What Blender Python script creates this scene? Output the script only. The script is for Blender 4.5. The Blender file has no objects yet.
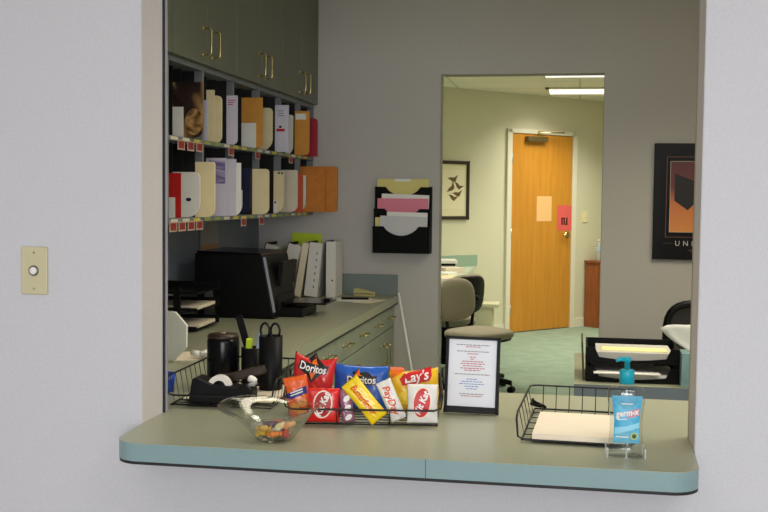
import bpy, math, random
from mathutils import Matrix, Vector

random.seed(7)
S = bpy.context.scene
COL = S.collection
PI = math.pi

# ------------------------------------------------------------------ camera
yaw, pitch, roll = 0.179, 0.0555, 0.0106
fw = Vector((-math.sin(yaw)*math.cos(pitch), math.cos(yaw)*math.cos(pitch), -math.sin(pitch)))
r0 = Vector((math.cos(yaw), math.sin(yaw), 0)); u0 = r0.cross(fw)
rr = math.cos(roll)*r0 + math.sin(roll)*u0
uu = -math.sin(roll)*r0 + math.cos(roll)*u0
cd = bpy.data.cameras.new('camera'); cam = bpy.data.objects.new('camera', cd); COL.objects.link(cam)
cd.sensor_width = 36.0; cd.lens = 36.0*1066/768; cd.clip_start = 0.05
M = Matrix((rr, uu, -fw)).transposed().to_4x4(); M.translation = (0, 0, 1.45)
cam.matrix_world = M
S.camera = cam

# ------------------------------------------------------------------ world, light, exposure
W = bpy.data.worlds.new('world'); S.world = W; W.use_nodes = True
W.node_tree.nodes['Background'].inputs[0].default_value = (0.6, 0.65, 0.75, 1)
W.node_tree.nodes['Background'].inputs[1].default_value = 0.05
S.view_settings.view_transform = 'Standard'; S.view_settings.look = 'None'
S.view_settings.exposure = -0.1; S.view_settings.gamma = 1.0; S.view_settings.use_curve_mapping = False

def area(name, loc, sx, sy, power, color, spread=180, rot=(0, 0, 0)):
    d = bpy.data.lights.new(name, 'AREA'); d.shape = 'RECTANGLE'; d.size = sx; d.size_y = sy
    d.energy = power; d.color = color; d.spread = math.radians(spread)
    o = bpy.data.objects.new(name, d); o.location = loc; o.rotation_euler = rot; COL.objects.link(o); return o
COOL = (0.98, 0.98, 1.0); WARM = (1.0, 0.94, 0.78); MID = (1.0, 0.89, 0.66); DAY = (0.95, 0.97, 1.0)
CEIL = 2.565
LAMPS = [  # x, y, size x, size y, power, colour, kind, spread
    (-0.95, 0.35, 1.16, 0.56, 5, COOL, 'lobby', 160),
    (0.95, 0.35, 1.16, 0.56, 14, COOL, 'lobby', 160),
    (0.0, -1.9, 1.16, 0.56, 6, COOL, 'lobby', 160),
    (-0.30, 3.4, 1.16, 0.56, 9, MID, 'office', 125),
    (0.90, 2.98, 1.16, 0.56, 19, (1.0, 0.95, 0.85), 'office', 155),
    (0.85, 4.6, 1.16, 0.56, 15, (1.0, 0.90, 0.62), 'office', 116),
    (0.27, 9.62, 1.16, 0.56, 31, WARM, 'far', 130),
    (0.27, 11.2, 1.16, 0.56, 29, WARM, 'far', 130),
    (-1.5, 8.0, 1.16, 0.56, 25, WARM, 'far', 140),
]
for (x, y, sx, sy, p, c, k, spd) in LAMPS:
    area('lamp_' + k, (x, y, CEIL-0.035), sx, sy, p, c, spd)
# daylight through the lobby window behind the camera
area('window_daylight', (0.8, -3.92, 1.5), 2.7, 1.5, 165, DAY, 180, (PI/2, 0, 0))

# ------------------------------------------------------------------ materials
def lin(c):
    c = c/255.0
    return c/12.92 if c <= 0.04045 else ((c+0.055)/1.055)**2.4
def rgb(r, g, b): return (lin(r), lin(g), lin(b), 1)
MATS = {}
def mat(name, c, rough=0.5, metal=0.0, spec=0.5, var=0.0, scale=40, bump=0.0, bscale=None, coat=0.0,
        stretch=None, trans=0.0, ior=1.45, emit=None, estr=0.0, c2=None, sheen=0.0):
    if name in MATS: return MATS[name]
    m = bpy.data.materials.new(name); m.use_nodes = True; nt = m.node_tree
    b = nt.nodes['Principled BSDF']
    b.inputs['Base Color'].default_value = c; b.inputs['Roughness'].default_value = rough
    b.inputs['Metallic'].default_value = metal; b.inputs['Specular IOR Level'].default_value = spec
    b.inputs['Coat Weight'].default_value = coat; b.inputs['Transmission Weight'].default_value = trans
    b.inputs['IOR'].default_value = ior
    if sheen: b.inputs['Sheen Weight'].default_value = sheen
    if emit: b.inputs['Emission Color'].default_value = emit; b.inputs['Emission Strength'].default_value = estr
    if var or bump:
        tc = nt.nodes.new('ShaderNodeTexCoord'); mp = nt.nodes.new('ShaderNodeMapping')
        nt.links.new(tc.outputs['Object'], mp.inputs['Vector'])
        if stretch: mp.inputs['Scale'].default_value = stretch
        n = nt.nodes.new('ShaderNodeTexNoise'); n.inputs['Scale'].default_value = scale; n.inputs['Detail'].default_value = 4
        nt.links.new(mp.outputs['Vector'], n.inputs['Vector'])
        if var:
            cr = nt.nodes.new('ShaderNodeValToRGB')
            d = c2 if c2 else tuple(max(0, x*(1-var)) for x in c[:3])+(1,)
            e = c if c2 else tuple(min(1, x*(1+var)) for x in c[:3])+(1,)
            cr.color_ramp.elements[0].color = d; cr.color_ramp.elements[1].color = e
            cr.color_ramp.elements[0].position = 0.35; cr.color_ramp.elements[1].position = 0.65
            nt.links.new(n.outputs['Fac'], cr.inputs['Fac']); nt.links.new(cr.outputs['Color'], b.inputs['Base Color'])
        if bump:
            n2 = n
            if bscale:
                n2 = nt.nodes.new('ShaderNodeTexNoise'); n2.inputs['Scale'].default_value = bscale
                nt.links.new(mp.outputs['Vector'], n2.inputs['Vector'])
            bp = nt.nodes.new('ShaderNodeBump'); bp.inputs['Strength'].default_value = bump; bp.inputs['Distance'].default_value = 0.002
            nt.links.new(n2.outputs['Fac'], bp.inputs['Height']); nt.links.new(bp.outputs['Normal'], b.inputs['Normal'])
    MATS[name] = m; return m

M_lobby = mat('woven_wallcovering', rgb(206, 205, 209), 0.8, var=0.025, scale=160, bump=0.25, stretch=(1, 1, 1))
M_jamb = mat('jamb_wallcovering', rgb(208, 202, 202), 0.8, var=0.025, scale=160, bump=0.2)
M_office = mat('office_wall_paint', rgb(190, 186, 182), 0.85, var=0.015, scale=90, bump=0.1)
M_far = mat('far_room_paint', rgb(216, 213, 188), 0.85, var=0.01, scale=60)
M_splash_wall = mat('slate_wall_panel', rgb(122, 130, 142), 0.6)
M_ceil = mat('ceiling_tile', rgb(214, 208, 180), 0.9, var=0.03, scale=120)
M_carpet = mat('green_carpet', rgb(134, 152, 134), 0.95, var=0.08, scale=7, bump=0.6, bscale=240)
M_lam = mat('sage_laminate', rgb(157, 159, 136), 0.34, var=0.03, scale=260)
M_edge = mat('teal_laminate_edge', rgb(132, 158, 160), 0.4, var=0.02, scale=200)
M_cab = mat('sage_cabinet_laminate', rgb(150, 158, 140), 0.45, var=0.02, scale=200)
M_upper = mat('shaded_cabinet_laminate', rgb(102, 105, 91), 0.4, var=0.03, scale=200)  # olive tone: shade on the wall cabinets is darkened into their colour
M_sort = mat('grey_sorter_laminate', rgb(116, 121, 125), 0.5)
M_brass = mat('polished_brass', rgb(212, 192, 132), 0.22, 1.0)
M_oak = mat('honey_oak', rgb(206, 144, 50), 0.4, var=0.2, scale=4, stretch=(7, 7, 0.5), c2=rgb(196, 132, 42))
M_cherry = mat('cherry_wood', rgb(150, 84, 44), 0.4, var=0.2, scale=5, stretch=(8, 8, 0.8))
M_white = mat('white_painted_trim', rgb(228, 224, 206), 0.5)
M_black = mat('black_plastic', rgb(14, 14, 16), 0.45, spec=0.2)
M_slot = mat('matte_black_divider', rgb(12, 12, 14), 0.7)
M_blackgloss = mat('gloss_black', rgb(14, 14, 16), 0.2, spec=0.25)
M_wire = mat('black_wire', rgb(26, 26, 28), 0.4, 0.2)
M_silver = mat('silver_plastic', rgb(150, 150, 172), 0.4, 0.1)
M_paper = mat('white_paper', rgb(240, 238, 232), 0.7, var=0.015, scale=30)
M_paperlav = mat('lavender_paper', rgb(216, 210, 226), 0.7, var=0.03, scale=12)
M_cream = mat('cream_folder', rgb(238, 222, 178), 0.7, var=0.03, scale=14)
M_creamp = mat('pale_manila', rgb(234, 220, 198), 0.7, var=0.02, scale=14)
M_manila = mat('orange_manila', rgb(216, 150, 62), 0.65, var=0.06, scale=18)
M_padded = mat('orange_padded', rgb(206, 126, 44), 0.6, var=0.08, scale=22, bump=0.5)
M_red = mat('red_card', rgb(200, 38, 34), 0.45)
M_crimson = mat('crimson_folder', rgb(170, 34, 62), 0.55)
M_navy = mat('navy_card', rgb(28, 32, 62), 0.5)
M_steel = mat('steel', rgb(190, 190, 190), 0.3, 1.0)
M_glass = mat('clear_glass', (1, 1, 1, 1), 0.0, trans=1.0, ior=1.45)
def thin_glass(name, tint, ior=1.45, rough=0.02, low=0.07):
    m = bpy.data.materials.new(name); m.use_nodes = True; nt = m.node_tree
    nt.nodes.remove(nt.nodes['Principled BSDF']); out = nt.nodes['Material Output']
    tr = nt.nodes.new('ShaderNodeBsdfTransparent'); tr.inputs[0].default_value = tint
    gl = nt.nodes.new('ShaderNodeBsdfGlossy'); gl.inputs['Roughness'].default_value = rough
    lw = nt.nodes.new('ShaderNodeLayerWeight'); lw.inputs['Blend'].default_value = 0.5
    fr = nt.nodes.new('ShaderNodeMapRange'); fr.interpolation_type = 'SMOOTHERSTEP'; fr.inputs['From Min'].default_value = 0.45; fr.inputs['To Min'].default_value = low; fr.inputs['To Max'].default_value = 0.75
    nt.links.new(lw.outputs['Facing'], fr.inputs['Value'])
    mx = nt.nodes.new('ShaderNodeMixShader'); nt.links.new(fr.outputs[0], mx.inputs[0]); nt.links.new(tr.outputs[0], mx.inputs[1]); nt.links.new(gl.outputs[0], mx.inputs[2])
    nt.links.new(mx.outputs[0], out.inputs['Surface']); return m
M_bowl = thin_glass('bowl_glass', (0.96, 0.97, 0.94, 1), 1.5)
M_gel = thin_glass('bottle_plastic_clear', (0.90, 0.93, 0.92, 1), 1.45)
M_acrylic = thin_glass('clear_acrylic', (0.97, 0.98, 0.98, 1), 1.6, 0.05)
M_fabric = mat('taupe_fabric', rgb(158, 150, 130), 0.9, var=0.05, scale=220, bump=0.3)
M_ivory = mat('ivory_plastic', rgb(205, 196, 160), 0.45)
M_diff = mat('light_diffuser', rgb(240, 240, 235), 0.5, emit=(1, 0.97, 0.9, 1), estr=1.2)
M_lime = mat('lime_card', rgb(190, 214, 40), 0.55)
M_pinkp = mat('pink_paper', rgb(232, 134, 158), 0.7)
M_yellowp = mat('straw_paper', rgb(226, 212, 132), 0.7)
M_blue = mat('blue_plastic', rgb(34, 82, 190), 0.4)
M_textred = mat('red_ink', rgb(196, 90, 100), 0.8)
M_textblue = mat('blue_ink', rgb(120, 150, 205), 0.8)
M_textgrey = mat('grey_ink', rgb(130, 130, 135), 0.8)
M_ink = mat('black_ink', rgb(30, 28, 28), 0.8)
M_darkbrown = mat('dark_brown_plastic', rgb(52, 38, 28), 0.35)
M_greydark = mat('charcoal_edge', rgb(36, 34, 34), 0.6)

# ------------------------------------------------------------------ mesh helpers
class MB:
    def __init__(s): s.v = []; s.f = []; s.mi = []; s.sm = []
    def add(s, vs, fs, smooth=False, mi=0):
        n = len(s.v); s.v += [tuple(v) for v in vs]
        for f in fs: s.f.append([i+n for i in f]); s.sm.append(smooth); s.mi.append(mi)
        return s
    def box(s, x0, x1, y0, y1, z0, z1, mi=0):
        v = [(x, y, z) for z in (z0, z1) for y in (y0, y1) for x in (x0, x1)]
        return s.add(v, [(0, 2, 3, 1), (4, 5, 7, 6), (0, 1, 5, 4), (2, 6, 7, 3), (0, 4, 6, 2), (1, 3, 7, 5)], mi=mi)
    def prism(s, poly, a, b, axis='z', mi=0, smooth=False):
        n = len(poly)
        def P(p, t):
            if axis == 'z': return (p[0], p[1], t)
            if axis == 'y': return (p[0], t, p[1])
            return (t, p[0], p[1])
        v = [P(p, a) for p in poly]+[P(p, b) for p in poly]
        fs = [tuple(range(n))[::-1], tuple(range(n, 2*n))]
        s.add(v, fs, mi=mi)
        return s.add(v, [(i, (i+1) % n, n+(i+1) % n, n+i) for i in range(n)], smooth, mi)
    def tube(s, pts, r, n=8, closed=False, mi=0):
        pts = [Vector(p) for p in pts]; m = len(pts); vs = []; prev = None
        for i, p in enumerate(pts):
            if closed: t = pts[(i+1) % m]-pts[i-1]
            else: t = pts[min(i+1, m-1)]-pts[max(i-1, 0)]
            t.normalize()
            if prev is None:
                a = t.orthogonal().normalized()
            else:
                a = prev-t*prev.dot(t)
                a = a.normalized() if a.length > 1e-6 else t.orthogonal().normalized()
            prev = a; b = t.cross(a)
            rad = r[i] if isinstance(r, (list, tuple)) else r
            for k in range(n):
                an = 2*PI*k/n; vs.append(p+a*math.cos(an)*rad+b*math.sin(an)*rad)
        fs = []
        for i in range(m if closed else m-1):
            j = (i+1) % m
            for k in range(n): fs.append((i*n+k, i*n+(k+1) % n, j*n+(k+1) % n, j*n+k))
        if not closed: fs += [tuple(range(n))[::-1], tuple(range((m-1)*n, m*n))]
        return s.add(vs, fs, True, mi)
    def lathe(s, prof, n=32, cx=0, cy=0, sx=1, sy=1, fn=None, mi=0, smooth=True):
        vs = []
        for (r, z) in prof:
            for k in range(n):
                a = 2*PI*k/n; x = r*math.cos(a)*sx; y = r*math.sin(a)*sy; zz = z
                if fn: x, y, zz = fn(x, y, z, a, r)
                vs.append((cx+x, cy+y, zz))
        fs = []
        for i in range(len(prof)-1):
            for k in range(n): fs.append((i*n+k, i*n+(k+1) % n, (i+1)*n+(k+1) % n, (i+1)*n+k))
        if prof[0][0] > 1e-6: fs.append(tuple(range(n))[::-1])
        if prof[-1][0] > 1e-6: fs.append(tuple(range((len(prof)-1)*n, len(prof)*n)))
        return s.add(vs, fs, smooth, mi)
    def ell(s, c, rx, ry, rz, e=1.0, n=20, m=12, mi=0):   # super-ellipsoid
        def sp(v): return math.copysign(abs(v)**e, v)
        vs = []; fs = []
        for i in range(m+1):
            ph = -PI/2+PI*i/m
            for k in range(n):
                th = 2*PI*k/n
                vs.append((c[0]+rx*sp(math.cos(ph))*sp(math.cos(th)), c[1]+ry*sp(math.cos(ph))*sp(math.sin(th)), c[2]+rz*sp(math.sin(ph))))
        for i in range(m):
            for k in range(n): fs.append((i*n+k, i*n+(k+1) % n, (i+1)*n+(k+1) % n, (i+1)*n+k))
        return s.add(vs, fs, True, mi)
    def xf(s, M):
        s.v = [tuple(M @ Vector(v)) for v in s.v]; return s
    def build(s, name, m, parent=None, loc=(0, 0, 0), rot=(0, 0, 0), bevel=0, seg=2, label=None):
        me = bpy.data.meshes.new(name); me.from_pydata(s.v, [], s.f)
        for mm in (m if isinstance(m, (list, tuple)) else [m]): me.materials.append(mm)
        for p, sm, mi in zip(me.polygons, s.sm, s.mi): p.use_smooth = sm; p.material_index = mi
        import bmesh
        b = bmesh.new(); b.from_mesh(me); bmesh.ops.remove_doubles(b, verts=b.verts, dist=1e-6)
        bmesh.ops.recalc_face_normals(b, faces=b.faces); b.to_mesh(me); b.free()
        o = bpy.data.objects.new(name, me); COL.objects.link(o); o.location = loc; o.rotation_euler = rot
        if parent: o.parent = parent
        if bevel:
            md = o.modifiers.new('bevel', 'BEVEL'); md.width = bevel; md.segments = seg; md.limit_method = 'ANGLE'; md.angle_limit = math.radians(40)
        if label: o['label'] = label
        return o

def tag(o, label, cat, group=None, kind=None):
    o['label'] = label; o['category'] = cat
    if group: o['group'] = group
    if kind: o['kind'] = kind
    return o
def thing(name, label, cat, loc=(0, 0, 0), rot=(0, 0, 0), group=None):
    o = bpy.data.objects.new(name, None); o.empty_display_size = 0.05; COL.objects.link(o)
    o.location = loc; o.rotation_euler = rot
    return tag(o, label, cat, group)
def struct(name, mb, m, bevel=0):
    o = mb.build(name, m, bevel=bevel); o['kind'] = 'structure'; return o
def relabel_copy(root, loc, rotz, label):
    r = root.copy(); COL.objects.link(r); r.location = loc; r.rotation_euler = (0, 0, rotz); r['label'] = label
    for ch in list(root.children):
        c = ch.copy(); COL.objects.link(c); c.parent = r
        for g in ch.children:
            d = g.copy(); COL.objects.link(d); d.parent = c
    return r
def rpoly(x0, x1, y0, y1, rads, n=6):    # rectangle with its own radius at bl, br, tr, tl
    out = []
    for (cx, cy, a0, r) in ((x0, y0, PI, rads[0]), (x1, y0, 1.5*PI, rads[1]), (x1, y1, 0, rads[2]), (x0, y1, 0.5*PI, rads[3])):
        if r <= 0: out.append((cx, cy)); continue
        ox = cx+r if cx == x0 else cx-r; oy = cy+r if cy == y0 else cy-r
        for k in range(n+1):
            a = a0+0.5*PI*k/n; out.append((ox+r*math.cos(a), oy+r*math.sin(a)))
    return out

def text_2d(body, size, bold=0.0, shear=0.0, spacing=1.0):
    cu = bpy.data.curves.new('t', 'FONT'); cu.body = body; cu.size = size; cu.align_x = 'CENTER'; cu.align_y = 'CENTER'
    cu.offset = bold*size; cu.shear = shear; cu.space_character = spacing; cu.resolution_u = 3
    o = bpy.data.objects.new('t', cu); COL.objects.link(o)
    dg = bpy.context.evaluated_depsgraph_get(); dg.update()
    me = bpy.data.meshes.new_from_object(o.evaluated_get(dg))
    v = [(a.co.x, a.co.y) for a in me.vertices]; f = [tuple(p.vertices) for p in me.polygons]
    bpy.data.objects.remove(o); bpy.data.curves.remove(cu); bpy.data.meshes.remove(me)
    return v, f
def letter(name, body, size, m, parent, fn, c=(0, 0), ang=0.0, bold=0.0, shear=0.0, sx=1.0, spacing=1.0):
    v, f = text_2d(body, size, bold, shear, spacing); ca, sa = math.cos(ang), math.sin(ang); mb = MB()
    pts = []
    for x, y in v:
        x *= sx; X = c[0]+x*ca-y*sa; Y = c[1]+x*sa+y*ca; pts.append(fn(X, Y))
    mb.add(pts, f); return mb.build(name, m, parent)
def patch(name, poly, m, parent, fn, rings=5):    # star-shaped decal laid on a surface fn(x, z)
    n = len(poly); cx = sum(p[0] for p in poly)/n; cy = sum(p[1] for p in poly)/n
    vs = [fn(cx, cy)]; fs = []
    for i in range(1, rings+1):
        t = i/rings
        for p in poly: vs.append(fn(cx+(p[0]-cx)*t, cy+(p[1]-cy)*t))
    for k in range(n): fs.append((0, 1+k, 1+(k+1) % n))
    for i in range(rings-1):
        for k in range(n): a = 1+i*n; fs.append((a+k, a+n+k, a+n+(k+1) % n, a+(k+1) % n))
    return MB().add(vs, fs, True).build(name, m, parent)
def densify(poly, k=6):
    out = []
    for i, p in enumerate(poly):
        q = poly[(i+1) % len(poly)]
        for j in range(k): out.append((p[0]+(q[0]-p[0])*j/k, p[1]+(q[1]-p[1])*j/k))
    return out
def ellipse(cx, cy, a, b, ang=0, n=28):
    o = []
    for k in range(n):
        t = 2*PI*k/n; x = a*math.cos(t); y = b*math.sin(t); o.append((cx+x*math.cos(ang)-y*math.sin(ang), cy+x*math.sin(ang)+y*math.cos(ang)))
    return o
flat = lambda off: (lambda x, z: (x, -off, z))

# ================================================================== SETTING
XL, XR, YF, YB = -1.0, 0.2586, 2.344, 2.478      # opening in the front wall
D0, D1 = 5.768, 5.888                             # back wall
HEAD = 2.2
struct('floor', MB().box(-3.2, 2.6, -4.1, 14.3, -0.06, 0), M_carpet)

def tile_material():
    m = bpy.data.materials.new('ceiling_grid'); m.use_nodes = True; nt = m.node_tree; b = nt.nodes['Principled BSDF']
    tc = nt.nodes.new('ShaderNodeTexCoord'); br = nt.nodes.new('ShaderNodeTexBrick')
    br.offset = 0; br.inputs['Scale'].default_value = 1.0; br.inputs['Brick Width'].default_value = 1.22; br.inputs['Row Height'].default_value = 0.61
    br.inputs['Mortar Size'].default_value = 0.01; br.inputs['Color1'].default_value = rgb(240, 236, 218); br.inputs['Color2'].default_value = rgb(236, 232, 214)
    br.inputs['Mortar'].default_value = rgb(206, 202, 184); nt.links.new(tc.outputs['Object'], br.inputs['Vector'])
    nt.links.new(br.outputs['Color'], b.inputs['Base Color']); b.inputs['Roughness'].default_value = 0.9
    return m
struct('ceiling', MB().box(-3.2, 2.6, -4.1, 14.3, CEIL, CEIL+0.06), tile_material())
# front wall: the lobby face carries the pale covering
fwm = MB()
fwm.box(-2.6, XL, YF, YB, 0, CEIL); fwm.box(XR, 2.6, YF, YB, 0, CEIL)
fwm.box(XL, XR, YF, YB, 0, 0.8625); fwm.box(XL, XR, YF, YB, HEAD, CEIL)
struct('wall_front', fwm, M_lobby)
struct('trim_1', MB().box(XL, XL+0.0015, YF+0.002, YB-0.012, 0.911, HEAD), M_jamb)
struct('trim_2', MB().box(XR-0.0015, XR, YF+0.002, YB-0.012, 0.911, HEAD), M_jamb)
struct('trim_3', MB().box(XL, XL+0.004, YB-0.004, YB+0.004, 0.911, HEAD), mat('dark_channel', rgb(40, 38, 48), 0.5))
struct('trim_4', MB().box(XL, XL+0.007, YB+0.004, YB+0.012, 0.911, HEAD), mat('white_corner_bead', rgb(160, 158, 160), 0.5))
struct('trim_5', MB().box(XR-0.0016, XR, YB-0.012, YB+0.012, 0.911, HEAD), mat('beige_corner_bead', rgb(170, 158, 132), 0.6))
# lobby shell
struct('wall_lobby_left', MB().box(-2.7, -2.6, -4.0, YF, 0, CEIL), M_lobby)
struct('wall_lobby_right', MB().box(2.5, 2.6, -4.0, YF, 0, CEIL), M_lobby)
rw = MB(); rw.box(-2.7, -0.6, -4.1, -4.0, 0, CEIL); rw.box(2.2, 2.6, -4.1, -4.0, 0, CEIL); rw.box(-0.6, 2.2, -4.1, -4.0, 0, 0.72); rw.box(-0.6, 2.2, -4.1, -4.0, 2.28, CEIL)
struct('wall_lobby_rear', rw, M_lobby)
wn = MB()
for x in (-0.6, 0.67, 2.15): wn.box(x, x+0.05, -4.07, -4.0, 0.72, 2.28)
wn.box(-0.6, 2.2, -4.07, -4.0, 0.72, 0.77); wn.box(-0.6, 2.2, -4.07, -4.0, 2.23, 2.28)
wo = struct('window_1', wn, M_white)
MB().box(-0.55, 2.15, -4.04, -4.034, 0.77, 2.23).build('pane', mat('window_pane', rgb(225, 235, 245), 0.02, trans=1.0), wo)
struct('floor_lobby', MB().box(-2.7, 2.6, -4.1, YF+0.06, 0.0, 0.003), mat('beige_carpet', rgb(150, 146, 144), 0.95, var=0.08, scale=120))
# office shell
struct('wall_left', MB().box(-1.86, -1.76, YB, D0, 0, CEIL), M_splash_wall)
struct('wall_right', MB().box(1.6, 1.7, YB, D0, 0, CEIL), M_office)
bw = MB()
DXL, DXR, DZ = -0.741, 0.127, 2.113
bw.box(-1.86, DXL, D0, D1, 0, CEIL); bw.box(DXR, 1.7, D0, D1, 0, CEIL); bw.box(DXL, DXR, D0, D1, DZ, CEIL)
struct('wall_back', bw, M_office)
# far room: its end wall stands at 47 degrees
A = math.radians(47.07); ca, sa = math.cos(A), math.sin(A)
PX, PY = -0.669, 11.506
def onwall(s, d=0.0, z=0.0):            # s along the angled wall, d out from it into the room
    return (PX+s*ca+d*sa, PY+s*sa-d*ca, z)
ROTW = (0, 0, A)
fwl = MB(); fwl.box(-3.6, 3.3, 0, 0.1, 0, CEIL)
o = struct('wall_far', fwl, M_far); o.location = (PX, PY, 0); o.rotation_euler = ROTW
struct('wall_far_left', MB().box(-3.15, -3.05, D1, 9.1, 0, CEIL), M_far)
struct('wall_far_right', MB().box(1.5, 1.6, D1, 14.0, 0, CEIL), M_far)
struct('wall_far_front', MB().box(-3.1, -1.86, D0, D1, 0, CEIL), M_far)
# far door: oak slab in white casing
dr = MB(); dr.box(-0.06, 0.86, -0.02, -0.001, 0.01, 2.14)
door = dr.build('door_1', M_oak, loc=(PX, PY, 0), rot=ROTW, bevel=0.003); door['kind'] = 'structure'
cs = MB(); cs.box(-0.13, -0.065, -0.03, -0.001, 0, 2.19); cs.box(0.865, 0.93, -0.03, -0.001, 0, 2.19); cs.box(-0.13, 0.93, -0.03, -0.001, 2.145, 2.19)
cs.build('door_casing', M_white, door, bevel=0.003)
hd = MB(); hd.tube([(0.795, -0.02, 1.05), (0.795, -0.07, 1.05)], 0.014); hd.lathe([(0.035, 0), (0.035, 0.01), (0.0, 0.012)], 20).xf(Matrix())
h2 = MB(); h2.tube([(0.795, -0.021, 1.05), (0.795, -0.028, 1.05)], 0.036, 20); h2.tube([(0.795, -0.028, 1.05), (0.795, -0.06, 1.05)], 0.013, 12)
h2.tube([(0.80, -0.06, 1.05), (0.74, -0.064, 1.05), (0.70, -0.06, 1.045)], 0.011, 10)
h2.build('door_handle', M_brass, door, label='brass lever handle')
hg = MB()
for z in (0.25, 1.07, 1.88): hg.tube([(-0.062, -0.026, z-0.05), (-0.062, -0.026, z+0.05)], 0.008, 8)
hg.build('hinge', M_steel, door)
cl = MB(); cl.box(0.12, 0.42, -0.075, -0.021, 2.06, 2.115); cl.build('door_closer', mat('bronze', rgb(120, 106, 70), 0.4, 0.6), door, bevel=0.006)
ca_ = MB(); ca_.tube([(0.26, -0.08, 2.12), (0.26, -0.08, 2.16), (0.58, -0.16, 2.165), (0.30, -0.04, 2.17)], 0.008, 8); ca_.build('closer_arm', M_brass, door)
bb = MB(); bb.box(0.93, 2.9, -0.012, -0.001, 0, 0.1); bb.box(-3.4, -0.13, -0.012, -0.001, 0, 0.1)
o = struct('baseboard_far', bb, M_white); o.location = (PX, PY, 0); o.rotation_euler = ROTW

# ceiling lights
POS = {'lobby': ['over the left of the front wall', 'over the right of the front wall', 'over the middle of the lobby'], 'office': ['over the middle of the inner office', 'over the right end of the service counter', 'over the right desk'],
       'far': ['nearer of the two seen through the doorway', 'farther of the two seen through the doorway', 'over the far desk']}
cnt = {'lobby': 0, 'office': 0, 'far': 0}
for (x, y, sx, sy, p, c, k, spd) in LAMPS:
    lab = 'white recessed fluorescent ceiling light with louvred diffuser, ' + POS[k][cnt[k]]; cnt[k] += 1
    t = thing('ceiling_light', lab, 'ceiling light', (x, y, CEIL), group='recessed fluorescent ceiling lights')
    f = MB(); a, b_ = sx/2+0.03, sy/2+0.03
    f.box(-a, a, -b_, -b_+0.03, -0.02, -0.001); f.box(-a, a, b_-0.03, b_, -0.02, -0.001); f.box(-a, -a+0.03, -b_, b_, -0.02, -0.001); f.box(a-0.03, a, -b_, b_, -0.02, -0.001)
    f.build('frame', M_white, t)
    MB().box(-a+0.03, a-0.03, -b_+0.03, b_-0.03, -0.012, -0.002).build('diffuser', M_diff, t)

# ================================================================== COUNTERTOP (L-shaped)
HC, TH = 0.9106, 0.0475
def arc(cx, cy, r, a0, a1, n=8): return [(cx+r*math.cos(a0+(a1-a0)*k/n), cy+r*math.sin(a0+(a1-a0)*k/n)) for k in range(n+1)]
yc = 2.156; xa, xb = -0.993, 0.2525; r = 0.06
ct = thing('countertop', 'sage green laminate countertop running from the service window along the left wall', 'countertop', (0, 0, HC))
poly = arc(xa+r, yc+r, r, PI, 1.5*PI) + arc(xb-r, yc+r, r, 1.5*PI, 2*PI)
poly += [(XR-0.002, YF-0.001), (XR-0.002, YB+0.001), (0.95, YB+0.001), (0.95, 2.945), (-0.963, 2.945), (-0.963, D0-0.002), (-1.758, D0-0.002), (-1.758, YB+0.001), (XL+0.002, YB+0.001), (XL+0.002, YF-0.001)]
MB().prism(poly, -0.0015, 0).build('top_surface', M_lam, ct)
poly2 = poly
eb = MB().prism(poly2, -TH+0.007, -0.0015).build('edge_band', [M_edge, M_lam], ct, label='laminate edge band, teal along the front')
for p in eb.data.polygons:
    if abs(p.center.x+0.963) < 0.002 and abs(p.normal.x) > 0.9: p.material_index = 1
def inset(p, k): return [(x+(k if x < -1.0 else -k if x > XR else 0), y+(k if y < 2.3 else 0)) for x, y in p]
MB().prism(inset(poly, 0.002), -TH, -TH+0.007).build('underside', M_greydark, ct)
MB().box(-0.2985, -0.2975, yc-0.0006, yc+0.001, -TH+0.005, -0.001).build('seam', M_greydark, ct)
sp = MB(); sp.box(-1.758, -0.964, D0-0.022, D0-0.002, 0.0005, 0.112); sp.build('backsplash', mat('slate_laminate', rgb(116, 128, 126), 0.45), ct, bevel=0.002)

# ---------------------------------------------------------------- base cabinets under the left run
def bow_handle(c, axis, L, out=0.035, r=0.0029):
    # bracket pull standing off a +X face
    x, y, z = c; h = L/2
    if axis == 'z': p = [(x, y, z-h), (x+out, y, z-h), (x+out, y, z+h), (x, y, z+h)]
    else: p = [(x, y-h, z), (x+out, y-h, z), (x+out, y+h, z), (x, y+h, z)]
    pts = []
    for i in range(len(p)):
        P = Vector(p[i])
        if 0 < i < len(p)-1:
            a = (Vector(p[i-1])-P).normalized()*0.008; b = (Vector(p[i+1])-P).normalized()*0.008
            pts += [P+a, P+(a+b)*0.3, P+b]
        else: pts.append(P)
    m = MB().tube(pts, r, 8)
    for q in (p[0], p[-1]): m.tube([q, (q[0]+0.004, q[1], q[2])], 0.008, 10)
    return m
units = [(3.60, 4.325, 'nearest the wire baskets'), (4.327, 5.054, 'second from the back wall'), (5.056, 5.764, 'against the back wall')]
for (a, b, lab) in units:
    t = thing('base_cabinet', 'sage green base cabinet with brass pulls under the left counter, ' + lab, 'cabinet', (-1.0, (a+b)/2, 0), group='base cabinets under the left counter')
    h = (b-a)/2-0.001
    MB().box(-0.74, 0.0, -h, h, 0.10, HC-TH-0.001).box(-0.74, -0.07, -h, h, 0, 0.10).build('body', M_cab, t)
    for s in (-1, 1):
        y0, y1 = (0.003, h-0.003) if s > 0 else (-h+0.003, -0.003)
        d = MB().box(0.0, 0.018, y0, y1, 0.745, HC-TH-0.012).build('drawer', M_cab, t, bevel=0.002)
        bow_handle((0.018, (y0+y1)/2, 0.805), 'y', 0.10).build('handle', M_brass, d)
        d = MB().box(0.0, 0.018, y0, y1, 0.11, 0.739).build('door', M_cab, t, bevel=0.002)
        bow_handle((0.018, s*0.05, 0.63), 'z', 0.10).build('handle', M_brass, d)

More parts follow.
